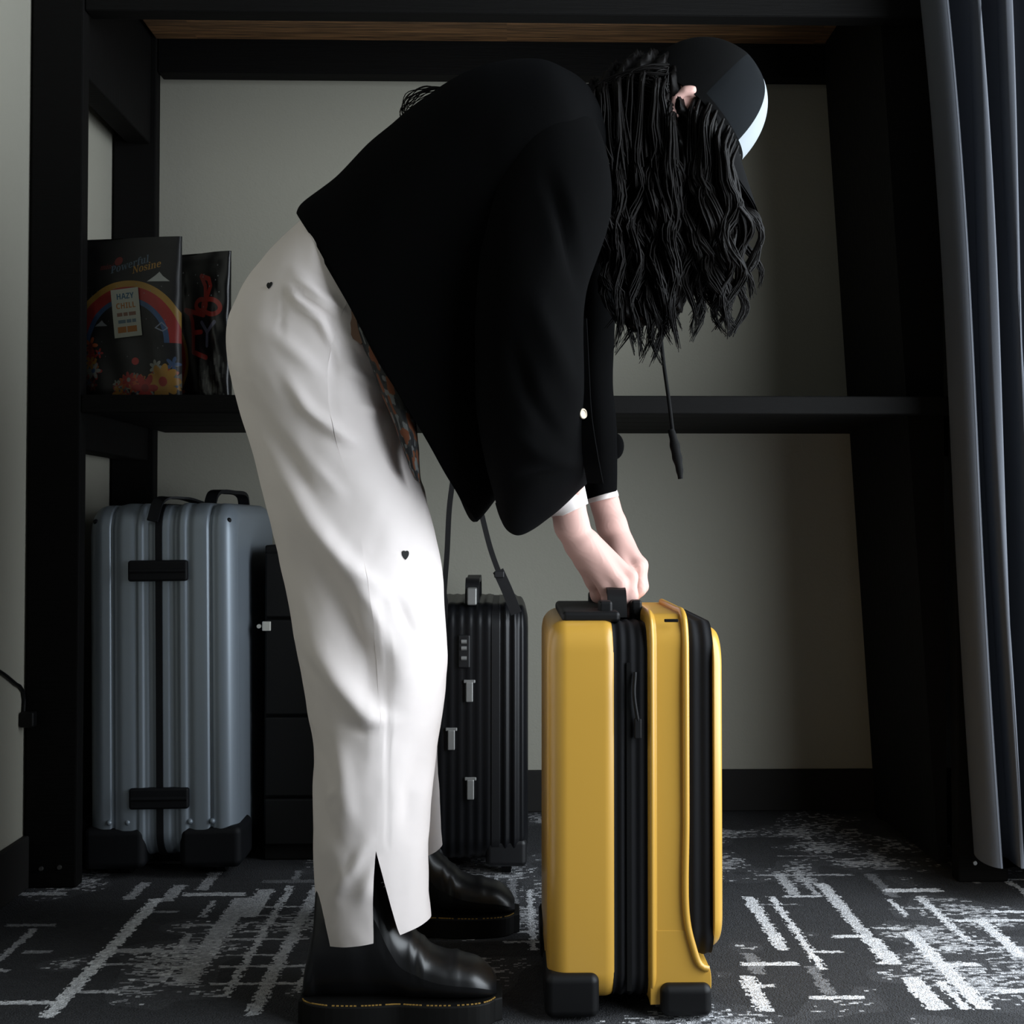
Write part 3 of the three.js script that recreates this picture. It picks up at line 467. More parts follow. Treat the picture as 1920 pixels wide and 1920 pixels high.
// ------------------------------------------------------------------ the person, bent over the yellow case
{
  const P = thing('person', 'person in black jacket, white trousers and cap, bending down to grip the yellow suitcase', 'person', V(-.13, 0, -1.87));
  const proj = p => { const q = p.clone().applyMatrix4(camInv); return [CX + F * q.x / -q.z, CY - F * q.y / -q.z]; };
  const cotton = mat([.78, .705, .675], .85, { bumpMap: weave, bumpScale: .00025, sheen: .15 });
  const wool = mat([.0011, .0011, .0012], .95, { bumpMap: weave, bumpScale: .0004, sheen: .015, sheenRoughness: .6, sheenColor: lin(.5, .55, .7), specularIntensity: .1 });
  const skinM = mat([.63, .385, .335], .55, { specularIntensity: .4 });
  const seg = (p, a, b) => { const dx = b[0] - a[0], dy = b[1] - a[1], t = clamp(((p[0] - a[0]) * dx + (p[1] - a[1]) * dy) / (dx * dx + dy * dy), 0, 1); return [Math.hypot(p[0] - a[0] - t * dx, p[1] - a[1] - t * dy), t]; };
  // cloth folds: ridges along lines given in profile, [points, width, height]
  function pleat(geo, folds, facing = 1) {
    const pos = geo.attributes.position, N = geo.attributes.normal;
    for (let i = 0; i < pos.count; i++) {
      const p = V(pos.getX(i), pos.getY(i), pos.getZ(i)), n = V(N.getX(i), N.getY(i), N.getZ(i)), f = sstep(-.1, .35, n.z * facing); if (f <= 0) continue;
      const q = proj(p); let h = 0;
      for (const [pts, w, a] of folds) { let best = 1e9, u = 0; for (let k = 0; k < pts.length - 1; k++) { const [d, t] = seg(q, pts[k], pts[k + 1]); if (d < best) { best = d; u = (k + t) / (pts.length - 1); } } if (best < w * 3) h += a * Math.exp(-((best / w) ** 2)) * Math.sin(Math.PI * clamp(.08 + u * .84, 0, 1)); }
      p.addScaledVector(n, h * f); pos.setXYZ(i, p.x, p.y, p.z);
    }
    geo.computeVertexNormals(); return geo;
  }
  const superE = (c, e) => Math.sign(c) * Math.abs(c) ** (2 / e);
  // rings: [xL, yL, xR, yR, Z, half depth, roundness]
  function limb(rows, n, segs, opt = {}) {
    const R = spline(rows, n);
    return R.map(([xl, yl, xr, yr, Z, d, e], i) => {
      const A = at(xl, yl, Z), B = at(xr, yr, Z), c = A.clone().add(B).multiplyScalar(.5), u = B.clone().sub(A).multiplyScalar(.5), ring = [], [t0, t1] = opt.arc ? opt.arc(i / n) : [0, 2 * Math.PI];
      for (let j = 0; j < segs; j++) { const t = opt.arc ? lerp(t0, t1, j / (segs - 1)) : j / segs * 2 * Math.PI, r = opt.wave ? 1 + opt.wave(t, i / n) : 1; ring.push(c.clone().addScaledVector(u, superE(Math.cos(t), e) * r).add(V(0, 0, superE(Math.sin(t), e) * d * r))); }
      return ring;
    });
  }
  const inner = (rings, k) => rings.map(r => { const c = V(0, 0, 0); r.forEach(p => c.add(p)); c.multiplyScalar(1 / r.length); return r.map(p => c.clone().lerp(p, k)); });

  // ---- trousers
  const near = [[600, 392, 790, 610, 1.82, 0.15, 2.1], [505, 487, 775, 700, 1.8, 0.155, 2.1], [443, 580, 775, 770, 1.79, 0.15, 2.1], [430, 662, 780, 835, 1.78, 0.145, 2.1], [447, 748, 786, 895, 1.77, 0.13, 2.1], [481, 868, 806, 955, 1.755, 0.118, 2.0], [505, 965, 820, 1010, 1.745, 0.112, 1.9], [528, 1062, 830, 1080, 1.735, 0.105, 1.72], [549, 1165, 836, 1165, 1.725, 0.1, 1.72], [563, 1245, 840, 1245, 1.72, 0.097, 1.72], [578, 1330, 832, 1330, 1.715, 0.092, 1.72], [589, 1400, 819, 1400, 1.71, 0.088, 1.72], [587, 1480, 810, 1478, 1.705, 0.084, 1.95], [588, 1570, 804, 1565, 1.7, 0.08, 1.95], [593, 1660, 803, 1648, 1.7, 0.076, 1.95], [600, 1757, 808, 1716, 1.7, 0.072, 1.95]];
  const seam = 1.372, N = 150, y0slit = .868;
  const nearRings = limb(near, N, 132, { arc: t => { const k = Math.max(0, (t - y0slit) / (1 - y0slit)); return [seam + .13 * k ** .8 - 2 * Math.PI + 0, seam - .36 * k ** .9 - 0.0]; } });
  // run from the front edge of the slit round the back of the leg to the rear edge
  const nr = nearRings;
  let leg = skin(nr, false);
  pleat(leg, [
    [[[538, 535], [560, 565], [600, 600], [628, 655]], 9, .009], [[[548, 512], [600, 560], [655, 590]], 10, .009], [[[515, 628], [560, 665], [600, 700]], 14, .006],
    [[[543, 715], [580, 770], [640, 815], [670, 830]], 13, .011], [[[470, 760], [540, 860], [590, 940]], 16, -.007], [[[535, 895], [590, 985], [650, 1060], [705, 1100]], 19, .014], [[[570, 850], [640, 930]], 14, .004],
    [[[560, 1030], [620, 1120], [680, 1230], [716, 1330]], 34, -.019], [[[575, 1190], [630, 1270], [690, 1345], [722, 1350]], 20, .014], [[[660, 1090], [690, 1130], [735, 1230]], 16, .006], [[[745, 1120], [765, 1170], [770, 1190]], 10, -.005], [[[720, 1105], [790, 1100], [828, 1110]], 9, -.004], [[[790, 1160], [770, 1250], [740, 1330]], 40, .007], [[[640, 1360], [680, 1370], [720, 1355]], 10, -.004],
    [[[632, 1380], [646, 1450], [652, 1540]], 18, .009], [[[592, 1440], [606, 1530], [620, 1590]], 16, -.006], [[[690, 1580], [650, 1640], [632, 1680]], 13, .006], [[[705, 1620], [675, 1690]], 12, .005], [[[665, 1600], [645, 1640]], 9, -.004], [[[800, 1420], [770, 1480], [765, 1560]], 18, -.007], [[[640, 690], [670, 700], [700, 720]], 8, .004], [[[655, 760], [700, 770], [720, 765]], 8, .004], [[[650, 640], [690, 650]], 6, .004], [[[610, 1500], [640, 1480]], 8, .003],
    [[[622, 612], [626, 700], [628, 770]], 3.5, -.003], [[[533, 545], [525, 640]], 3, -.0025], [[[719, 1120], [726, 1230], [727, 1330], [727, 1450], [727, 1590]], 3, -.003],
  ]);
  const ripple = g => { const p = g.attributes.position, n = g.attributes.normal; for (let i = 0; i < p.count; i++) { const x = p.getX(i), y = p.getY(i), z = p.getZ(i), h = .0035 * (nz1(x * 22 + y * 13 + 60, y * 16 + z * 20 + 50) - .5) + .0016 * (nz2(x * 60 + 80, y * 45 + z * 40 + 90) - .5); p.setXYZ(i, x + n.getX(i) * h, y + n.getY(i) * h, z + n.getZ(i) * h); } g.computeVertexNormals(); return g; };
  ripple(leg);
  const far = [[600, 400, 790, 610, 1.93, .13, 2.1], [510, 495, 780, 700, 1.95, .13, 2.15], [450, 590, 780, 770, 1.96, .125, 2.2], [440, 670, 785, 835, 1.965, .12, 2.2], [465, 755, 790, 895, 1.97, .11, 2.15], [515, 868, 800, 935, 1.98, .105, 2.1], [560, 1062, 815, 1070, 2.0, .1, 2.1], [600, 1245, 822, 1245, 2.03, .09, 2.1], [625, 1400, 820, 1400, 2.05, .082, 2.1], [635, 1520, 823, 1505, 2.06, .074, 2.2], [645, 1622, 828, 1585, 2.06, .07, 2.2]];
  const farLeg = ripple(skin(limb(far, 90, 80), true));
  const tr = part(P, 'trousers', [leg, farLeg], cotton);
  // hem and seam stitching lines
  const heart = (px, py, Z, s) => { const sh = new THREE.Shape(); sh.moveTo(0, -1); sh.bezierCurveTo(-1.2, -.1, -1, .9, -.45, .9); sh.bezierCurveTo(-.15, .9, 0, .65, 0, .5); sh.bezierCurveTo(0, .65, .15, .9, .45, .9); sh.bezierCurveTo(1, .9, 1.2, -.1, 0, -1); const g = new THREE.ExtrudeGeometry(sh, { depth: .25, bevelEnabled: false, curveSegments: 6 }); g.scale(s, s, s * .5); return g; };
  // small embroidered hearts, seated on the cloth
  const ray = (px, py) => { let best = null; const p = leg.attributes.position, n = leg.attributes.normal, b = bases.get(P); for (let i = 0; i < p.count; i++) { const w = V(p.getX(i), p.getY(i), p.getZ(i)), q = proj(w); const d = Math.hypot(q[0] - px, q[1] - py); if (w.z > -1.82 && (!best || d < best[0])) best = [d, w, V(n.getX(i), n.getY(i), n.getZ(i))]; } return best; };
  const hearts = [[507, 535, .0052, 1], [762, 1037, .0062, 1], [787, 1462, .0052, .6]].map(([px, py, s, w]) => { const [, p, n] = ray(px, py); if (n.z < 0) n.negate(); const g = heart(0, 0, 0, s); g.scale(w, 1, 1); g.applyQuaternion(new THREE.Quaternion().setFromUnitVectors(V(0, 0, 1), n)); g.translate(p.x + n.x * .0006, p.y + n.y * .0006, p.z + n.z * .0006); return g; });

  // ---- jacket: body draped from the back to the hanging front hem, wide sleeves
  const wrinkle = (g, a = 1) => { const p = g.attributes.position, n = g.attributes.normal; for (let i = 0; i < p.count; i++) { const x = p.getX(i), y = p.getY(i), z = p.getZ(i), h = a * (.012 * (nz1(x * 9 - y * 4 + 40, y * 5 + 30 + z * 3) - .5) + .004 * (nz2(x * 30 + 50, y * 14 + 70 + z * 9) - .5)); p.setXYZ(i, x + n.getX(i) * h, y + n.getY(i) * h, z + n.getZ(i) * h); } g.computeVertexNormals(); return g; };
  const torsoRows = [[569, 413, 892, 977, 1.86, .235, 2.3], [582, 394, 905, 962, 1.86, .237, 2.3], [640, 350, 935, 920, 1.86, .24, 2.3], [700, 286, 965, 870, 1.86, .24, 2.3], [775, 224, 1000, 800, 1.86, .24, 2.3], [850, 175, 1040, 715, 1.86, .24, 2.3], [925, 147, 1080, 620, 1.86, .235, 2.2], [1000, 139, 1105, 520, 1.86, .215, 2.1], [1055, 155, 1120, 440, 1.86, .17, 2], [1098, 185, 1132, 370, 1.86, .12, 2], [1120, 215, 1140, 320, 1.86, .085, 2], [1128, 235, 1142, 300, 1.86, .07, 2]];
  const tRings = limb(torsoRows, 90, 120), lining = inner(tRings.slice(0, 60), .965).reverse();
  const body = wrinkle(skin([...lining, ...tRings], true, false, true), .8);
  const sl = [[930, 210, 1100, 190, 1.78, .10, 2.1], [905, 330, 1135, 300, 1.73, .12, 2.1], [895, 450, 1144, 405, 1.69, .12, 2.1], [890, 600, 1104, 535, 1.67, .115, 2.1], [893, 740, 1094, 640, 1.67, .11, 2.1], [905, 850, 1097, 740, 1.68, .1, 2.1], [922, 930, 1102, 815, 1.70, .09, 2.1], [940, 985, 1104, 868, 1.73, .078, 2.1], [968, 1004, 1103, 892, 1.755, .062, 2.1], [1000, 990, 1099, 905, 1.775, .05, 2.1], [1026, 966, 1096, 908, 1.79, .042, 2.1]];
  const sRings = limb(sl, 80, 80), sleeveN = wrinkle(skin([...sRings, ...inner(sRings.slice(50), .93).reverse()], true, true, false), .9);
  pleat(sleeveN, [[[[1030, 330], [1060, 420], [1090, 545]], 14, -.012], [[[1000, 560], [1040, 660], [1080, 760]], 22, .01], [[[960, 640], [990, 740], [1050, 830]], 16, -.009], [[[950, 800], [1010, 850], [1080, 870]], 18, .008], [[[960, 900], [1020, 890], [1085, 880]], 12, -.006]]);
  const sf = [[1010, 300, 1140, 300, 1.98, .09, 2.1], [1055, 450, 1150, 430, 2.02, .085, 2.1], [1062, 600, 1153, 590, 2.03, .08, 2.1], [1068, 720, 1148, 715, 2.02, .075, 2.1], [1078, 800, 1154, 790, 2.0, .07, 2.1], [1086, 860, 1158, 850, 1.985, .06, 2.1], [1095, 938, 1157, 921, 1.965, .045, 2.1]];
  const fRings = limb(sf, 60, 64), sleeveF = wrinkle(skin([...fRings, ...inner(fRings.slice(40), .93).reverse()], true, true, false), .6);
  const jk = part(P, 'jacket', [body, sleeveN, sleeveF], wool);
  const tabP = (px, py, Z) => at(px, py, Z);
  part(P, 'sleeve_tab', [strap([tabP(1088, 600, 1.70), tabP(1092, 700, 1.655), tabP(1096, 780, 1.645), tabP(1106, 850, 1.66), tabP(1116, 905, 1.70)], t => .018 + .004 * t, .003, V(1, 0, .4), 24)], wool, jk);
  { const p = tabP(1093, 776, 1.64); const g = new THREE.CylinderGeometry(.0062, .0062, .003, 20); g.rotateX(Math.PI / 2); g.rotateY(.75); g.rotateZ(.2); g.translate(p.x, p.y, p.z + .002); const ring = new THREE.TorusGeometry(.0056, .0014, 8, 20); ring.rotateY(.75); ring.translate(p.x, p.y, p.z + .003); part(P, 'button', [g, ring], mat([.36, .3, .22], .45, { metalness: .3 }), jk, 'pale brass button'); }
  { const a = at(1152, 822, 1.975), g = new THREE.SphereGeometry(.02, 18, 12); g.scale(.75, 1.05, .7); g.translate(a.x, a.y - .012, a.z); part(P, 'far_sleeve_tab', g, wool, jk); }
  // shirt tail and belt showing under the hem
  const printed = dataTex(256, 256, (i, j) => { const a = nz1(i / 14, j / 14), b = nz2(i / 9 + 30, j / 9); return a > .62 ? [.36, .19, .09] : b > .68 ? [.33, .34, .33] : a < .4 ? [.05, .055, .065] : [.13, .13, .125]; }, true);
  const shirtRows = [[660, 590, 720, 600, 1.665, .02, 2.2], [684, 650, 748, 665, 1.655, .02, 2.2], [706, 712, 768, 728, 1.66, .02, 2.2], [736, 792, 782, 805, 1.665, .02, 2.2], [758, 850, 784, 860, 1.67, .016, 2.2], [778, 900, 788, 905, 1.68, .008, 2.2]];
  part(P, 'shirt', [ripple(skin(limb(shirtRows, 40, 48), true, true, true))], new THREE.MeshPhysicalMaterial({ map: printed, roughness: .9, side: THREE.DoubleSide }), P, 'dark patterned shirt tail under the jacket hem');
  part(P, 'belt', strap([at(634, 588, 1.655), at(655, 604, 1.652), at(690, 628, 1.65)], .03, .004, V(.6, .8, 0)), mat([.16, .08, .045], .5));
  // white shirt cuffs inside the sleeves
  const c1 = [[1000, 962, 1090, 882, 1.775, .036, 2], [1018, 964, 1093, 896, 1.785, .036, 2], [1032, 968, 1098, 920, 1.79, .035, 2], [1039, 974, 1103, 944, 1.795, .0345, 2]], c2 = [[1098, 930, 1153, 912, 1.965, .036, 2], [1101, 938, 1158, 922, 1.963, .036, 2], [1103, 944, 1160, 930, 1.962, .035, 2]];
  const cr = limb(c1, 16, 40), cr2 = limb(c2, 12, 36);
  part(P, 'shirt_cuff', [skin([...cr, ...inner(cr, .94).reverse()], true)], cotton); part(P, 'shirt_cuff', [skin([...cr2, ...inner(cr2, .94).reverse()], true)], cotton);

  // ---- body
  const H = (px, py, Z) => at(px, py, Z);
  const bodyCaps = [
    [H(620, 600, 1.81), H(620, 600, 1.93), .105, .105], [H(660, 560, 1.865), H(860, 380, 1.865), .085, .1], [H(860, 380, 1.865), H(1000, 290, 1.865), .1, .09], [H(980, 290, 1.76), H(980, 290, 1.97), .075, .075], [H(1040, 265, 1.865), H(1200, 245, 1.865), .055, .052],
    [H(620, 620, 1.78), H(690, 1200, 1.725), .085, .055], [H(690, 1200, 1.725), H(680, 1720, 1.70), .055, .028], [H(620, 620, 1.95), H(720, 1250, 2.01), .085, .055], [H(720, 1250, 2.01), H(730, 1640, 2.04), .055, .04],
    [H(985, 300, 1.75), H(1010, 690, 1.68), .05, .04], [H(1010, 690, 1.68), H(1062, 930, 1.785), .04, .027], [H(985, 300, 1.97), H(1088, 650, 2.02), .05, .032], [H(1088, 650, 2.02), H(1123, 925, 1.963), .032, .022],
  ];
  const bodyG = surfaceNet(capsules(bodyCaps, .04), V(-.5, .02, -2.2), V(.35, 1.4, -1.55), .013);
  // hands with forearms: near hand with its back to the side, far hand behind it, both closed on the carry handle
  const nh = [
    [H(1058, 915, 1.785), H(1072, 985, 1.79), .027, .0235], [H(1072, 985, 1.79), H(1088, 1022, 1.795), .0235, .021],
    // metacarpals
    [H(1082, 1022, 1.80), H(1112, 1088, 1.815), .017, .0115], [H(1090, 1020, 1.79), H(1136, 1098, 1.795), .018, .0115], [H(1098, 1018, 1.79), H(1160, 1094, 1.79), .018, .0115], [H(1104, 1016, 1.80), H(1180, 1082, 1.80), .0165, .0115],
    [H(1100, 1050, 1.80), H(1150, 1078, 1.80), .0165, .014],
    // little, ring, middle and index finger: over the knuckle, then under the grip
    [H(1112, 1088, 1.815), H(1121, 1117, 1.822), .0102, .0092], [H(1121, 1117, 1.822), H(1137, 1131, 1.845), .0092, .0078],
    [H(1136, 1098, 1.795), H(1143, 1126, 1.80), .0108, .0098], [H(1143, 1126, 1.80), H(1157, 1143, 1.822), .0098, .0082],
    [H(1160, 1094, 1.79), H(1166, 1124, 1.793), .011, .0098], [H(1166, 1124, 1.793), H(1173, 1145, 1.815), .0098, .0082],
    [H(1180, 1082, 1.80), H(1183, 1118, 1.795), .0108, .0095], [H(1183, 1118, 1.795), H(1181, 1158, 1.803), .0092, .0072],
    // thumb from the side of the palm, round the far side of the handle
    [H(1098, 1035, 1.815), H(1138, 1072, 1.84), .016, .0125], [H(1138, 1072, 1.84), H(1165, 1100, 1.85), .0118, .0098], [H(1165, 1100, 1.85), H(1172, 1128, 1.848), .0095, .0078],
  ];
  const fh = [
    [H(1123, 905, 1.963), H(1146, 985, 1.95), .0235, .0222], [H(1148, 985, 1.95), H(1164, 1022, 1.945), .0225, .0205],
    [H(1160, 1020, 1.935), H(1196, 1064, 1.895), .017, .0115], [H(1163, 1020, 1.94), H(1200, 1060, 1.915), .017, .0115], [H(1165, 1020, 1.945), H(1200, 1060, 1.937), .017, .0112], [H(1165, 1022, 1.955), H(1196, 1064, 1.957), .016, .011],
    [H(1196, 1064, 1.895), H(1199, 1105, 1.89), .0108, .0092], [H(1199, 1105, 1.89), H(1180, 1128, 1.885), .0092, .0076],
    [H(1200, 1060, 1.915), H(1203, 1100, 1.912), .0108, .0095], [H(1203, 1100, 1.912), H(1182, 1126, 1.908), .0092, .0076],
    [H(1200, 1060, 1.937), H(1202, 1098, 1.936), .0105, .0092], [H(1202, 1098, 1.936), H(1182, 1124, 1.932), .009, .0074],
    [H(1196, 1064, 1.957), H(1197, 1095, 1.958), .0095, .0083], [H(1197, 1095, 1.958), H(1180, 1116, 1.955), .008, .0068],
    [H(1160, 1032, 1.925), H(1172, 1075, 1.885), .0155, .012], [H(1172, 1075, 1.885), H(1168, 1108, 1.872), .0115, .009],
  ];
  const box = (c, m) => { const b = new THREE.Box3(); for (const [p, q] of c) { b.expandByPoint(p); b.expandByPoint(q); } return b.expandByScalar(m); };
  const bn = box(nh, .04), bf = box(fh, .04);
  const handN = surfaceNet(capsules(nh, .007), bn.min, bn.max, .0028), handF = surfaceNet(capsules(fh, .007), bf.min, bf.max, .0028);
  // head: face turned down and forward, up axis leaning over the case
  const up = V(.69, .72, 0).normalize(), fw = V(.72, -.69, 0).normalize(), sd = V(0, 0, 1), hc = H(1270, 250, 1.86);
  const hp = (f, u, s) => hc.clone().addScaledVector(fw, f).addScaledVector(up, u).addScaledVector(sd, s);
  const headCaps = [
    [hp(-.028, .03, 0), hp(-.004, .03, 0), .074, .074], [hp(.012, -.02, 0), hp(.035, -.065, 0), .058, .04], [hp(.05, -.09, -.012), hp(.05, -.09, .012), .022, .022],
    [hp(.068, .0, 0), hp(.086, -.028, 0), .009, .012], [hp(.072, -.055, -.012), hp(.072, -.055, .012), .008, .008], [hp(.068, -.068, -.01), hp(.068, -.068, .01), .008, .008], [hp(.058, .012, -.034), hp(.058, .012, .034), .01, .01],
    [hp(-.01, -.03, 0), hp(-.06, -.13, 0), .055, .055],
  ];
  // ears
  for (const q of [1, -1]) { const e = [[-.012, .033], [-.018, .033], [-.024, .026], [-.027, .01], [-.02, -.006], [-.01, -.018]].map(([f, u], i) => hp(f, u, q * (.0765 + .006 * Math.sin(i)))); for (let i = 0; i < 5; i++) headCaps.push([e[i], e[i + 1], .0052, .0052]); headCaps.push([hp(-.01, .012, q * .07), hp(-.012, -.004, q * .07), .008, .007]); }
  const bh = box(headCaps, .1), headG = surfaceNet(capsules(headCaps, .007), bh.min, bh.max, .0038);
  const bd = part(P, 'body', [bodyG, handN, handF, headG], skinM);
  for (const h of hearts) part(P, 'heart_patch', h, mat([.006, .006, .006], .9), tr, 'small black heart');

  // ---- boots
  function boot(toe, zc, fade) {
    // profile along the foot, heel to toe: [x, top height, half width]; foot length .272
    const rows = [[0, .055, .022], [.004, .085, .03], [.012, .125, .036], [.02, .2, .04], [.04, .262, .046], [.07, .265, .048], [.095, .258, .047], [.118, .175, .044], [.135, .125, .043], [.155, .105, .046], [.18, .088, .049], [.21, .078, .049], [.24, .07, .044], [.258, .058, .034], [.268, .045, .018]].map(([x, h, w]) => [x * .93, h, w]);
    const R = spline(rows, 70), x0 = toe - .25, rings = R.map(([x, h, w]) => { const ring = []; for (let j = 0; j < 40; j++) { const a = j / 40 * 2 * Math.PI, c = Math.cos(a), s = Math.sin(a), y = .028 + (h - .028) * (.5 + .5 * superE(s, 2.6)), taper = 1 - .25 * sstep(.3, 1, (y - .028) / .2) - (s > 0 ? .12 * s : 0); ring.push(V(x0 + x, y, zc + superE(c, 2.4) * w * taper)); } return ring; });
    const upper = skin(rings, true, true, true), p = upper.attributes.position, n = upper.attributes.normal;
    for (let i = 0; i < p.count; i++) { const lx = p.getX(i) - x0, y = p.getY(i), crease = .0014 * Math.sin(lx * 260 + 3 * Math.sin(lx * 90)) * sstep(.13, .15, lx) * sstep(.215, .195, lx) * sstep(.04, .08, y) + .0025 * (nz1(lx * 50 + 20, y * 50 + 9) - .5); p.setXYZ(i, p.getX(i) + n.getX(i) * crease, y + n.getY(i) * crease, p.getZ(i) + n.getZ(i) * crease); } upper.computeVertexNormals();
    // sole: outline of the foot, thick with a heel step
    const outl = []; for (let k = 0; k <= 40; k++) { const r = R[Math.round(k / 40 * 70)]; outl.push([r[0] + (k === 0 ? -.004 : k === 40 ? .006 : 0), r[2] * 1.02 + .005]); }
    const sh = new THREE.Shape(); outl.forEach(([x, w], i) => i ? sh.lineTo(x, w) : sh.moveTo(x, w)); outl.slice().reverse().forEach(([x, w]) => sh.lineTo(x, -w));
    const so = new THREE.ExtrudeGeometry(sh, { depth: .026, bevelEnabled: true, bevelSize: .0015, bevelThickness: .002, bevelSegments: 2 }); so.rotateX(-Math.PI / 2); so.translate(x0, .002, zc);
    const st = []; for (const s of [1, -1]) for (let k = 1; k < 60; k++) { const i = k / 60 * 70, a = R[Math.floor(i)], w = a[2] * 1.02 + .0035; const g = new THREE.BoxGeometry(.0032, .0014, .0014); const b = R[Math.min(70, Math.floor(i) + 1)]; g.rotateY(-Math.atan2(s * (b[2] - a[2]), b[0] - a[0])); g.translate(x0 + a[0], .0305, zc + s * w); st.push(g); }
    const leather = mat([.003, .003, .0034], .4, { clearcoat: .18, clearcoatRoughness: .25 });
    const b = part(P, 'boot', upper, leather); part(P, 'sole', so, mat([.004, .0038, .0035], .6, { specularIntensity: .4 }), b); part(P, 'welt_stitching', merge(st), mat([.3, .17, .03], .7), b, 'yellow welt stitching').userData.kind = 'stuff';
    const lace = []; for (let k = 0; k < 6; k++) { const i = 34 + k * -3.2, r = R[Math.round(i)], y = r[1] + .001, w = .026; lace.push(tube([V(x0 + r[0] - .002, y - .016, zc + w), V(x0 + r[0] + .002, y + .0015, zc + .01), V(x0 + r[0] + .003, y + .002, zc - .01), V(x0 + r[0] - .002, y - .016, zc - w)], .0022, 14, 6)); }
    const eye = []; for (let k = 0; k < 6; k++) for (const s of [1, -1]) { const r = R[Math.round(34 - k * 3.2)]; const t = new THREE.TorusGeometry(.0032, .001, 6, 12); t.translate(x0 + r[0] - .003, r[1] - .014, zc + s * .029); eye.push(t); }
    for (const l of lace) part(P, 'lace', l, M.rubber, b); part(P, 'eyelets', eye, M.steel, b).userData.kind = 'stuff'; return b;
  }
  boot(-.012, -1.695); boot(.014, -2.05);

  // ---- cap
  {
    const rc = H(1299, 213, 1.86), rp = (f, u, s) => rc.clone().addScaledVector(fw, f).addScaledVector(up, u).addScaledVector(sd, s);
    const A = .099, B = .084, Hc = .113;
    const dome = (f0, f1, k = 1) => { const rings = []; for (let i = 0; i <= 24; i++) { const e = i / 24 * Math.PI / 2, ring = []; for (let j = 0; j <= 24; j++) { const a = lerp(f0, f1, j / 24), c = superE(Math.cos(e), 2.5), s = superE(Math.sin(e), 2.3), seamIn = 1 - .012 * Math.exp(-(((j - 0) / 1.2) ** 2)) - .012 * Math.exp(-(((j - 24) / 1.2) ** 2)); ring.push(rp(Math.cos(a) * A * c * seamIn * k, s * Hc * k + (Math.cos(a) > 0 ? -.006 * Math.cos(a) * c : .008 * Math.cos(a) * c), Math.sin(a) * B * c * seamIn * k)); } rings.push(ring); } const o = skin(rings, false); return o; };
    const D = Math.PI / 180, dark = mat([.0022, .0022, .0023], .95, { bumpMap: weave, bumpScale: .0004, specularIntensity: .2 }), grey = mat([.0075, .009, .0105], .95, { bumpMap: weave, bumpScale: .0004, specularIntensity: .2 }), white = mat([.26, .285, .3], .9);
    const cap = part(P, 'cap', [dome(88 * D, 180 * D), dome(180 * D, 272 * D), (() => { const g = new THREE.SphereGeometry(.007, 14, 10); const q = rp(0, Hc + .001, 0); g.scale(1, .7, 1); g.translate(q.x, q.y, q.z); return g; })()], dark, P, 'baseball cap with white front panel');
    part(P, 'front_panel', dome(-36 * D, 36 * D), white, cap, 'white front panel'); part(P, 'side_panel', dome(36 * D, 88 * D), grey, cap, 'charcoal side panel'); part(P, 'side_panel', dome(-88 * D, -36 * D), grey, cap, 'charcoal side panel');
    const br = []; for (let i = 0; i <= 14; i++) { const t = i / 14, ring = []; for (const sgn of [1, -1]) for (let j = 0; j <= 28; j++) { const q = sgn > 0 ? j : 28 - j, a = lerp(-72, 72, q / 28) * D, len = .086 * Math.cos(a * .9) ** .6 * t; ring.push(rp(Math.cos(a) * A * .985 + len * .89, -.007 * Math.cos(a) - len * .46 - .018 * (Math.sin(a) ** 2) * t + sgn * .0014, Math.sin(a) * (B + .004 * t))); } br.push(ring); }
    part(P, 'bill', skin(br, true, true, true), mat([.0018, .0018, .002], .9, { specularIntensity: .2 }), cap, 'black curved bill');
    const band = []; for (let j = 0; j <= 60; j++) { const a = j / 60 * 2 * Math.PI; band.push(rp(Math.cos(a) * (A - .001), (Math.cos(a) > 0 ? -.006 : .008) * Math.cos(a), Math.sin(a) * (B - .001))); }
    part(P, 'sweatband', strap(band, .012, .003, up, 80), dark, cap);
  }
  // ---- hair
  {
    const r = rng(31), g = [], mass = [[hp(-.05, -.008, 0), hp(-.045, -.03, 0), .08, .075], [hp(.012, .0, 0), hp(.03, -.05, 0), .076, .066], [H(1180, 240, 1.86), H(1195, 420, 1.86), .058, .048], [H(1195, 420, 1.855), H(1195, 580, 1.85), .05, .03], [H(1140, 215, 1.86), H(1165, 330, 1.86), .045, .04], [H(1222, 205, 1.86), H(1262, 330, 1.86), .068, .055], [H(1262, 330, 1.85), H(1250, 560, 1.85), .055, .026], [H(1315, 310, 1.86), H(1335, 440, 1.86), .045, .026], [H(1345, 430, 1.86), H(1350, 560, 1.86), .026, .014]];
    const mf = capsules(mass, .03), mb = box(mass, .11);
    g.push(surfaceNet((x, y, z) => mf(x, y, z) + .006 * Math.sin(x * 240 + 5 * Math.sin(y * 26) + z * 60) + .003 * Math.sin(x * 520 + z * 190 + y * 12), mb.min, mb.max, .006));
    // clumps of strands: root under the cap or at the nape, the turn where they start to fall, the tip
    const rim = spline([[1244, 146], [1262, 160], [1296, 176], [1322, 198], [1345, 222], [1366, 250], [1380, 282]], 40), turn = spline([[1102, 186], [1118, 165], [1150, 152], [1188, 140], [1225, 142], [1252, 190], [1262, 240]], 40), tipsL = spline([[1138, 470], [1146, 600], [1160, 650], [1185, 672], [1222, 690], [1248, 676], [1262, 630]], 40), tipsR = spline([[1258, 640], [1272, 610], [1302, 640], [1320, 560], [1345, 640], [1378, 610], [1404, 540]], 40);
    const nc = 64;
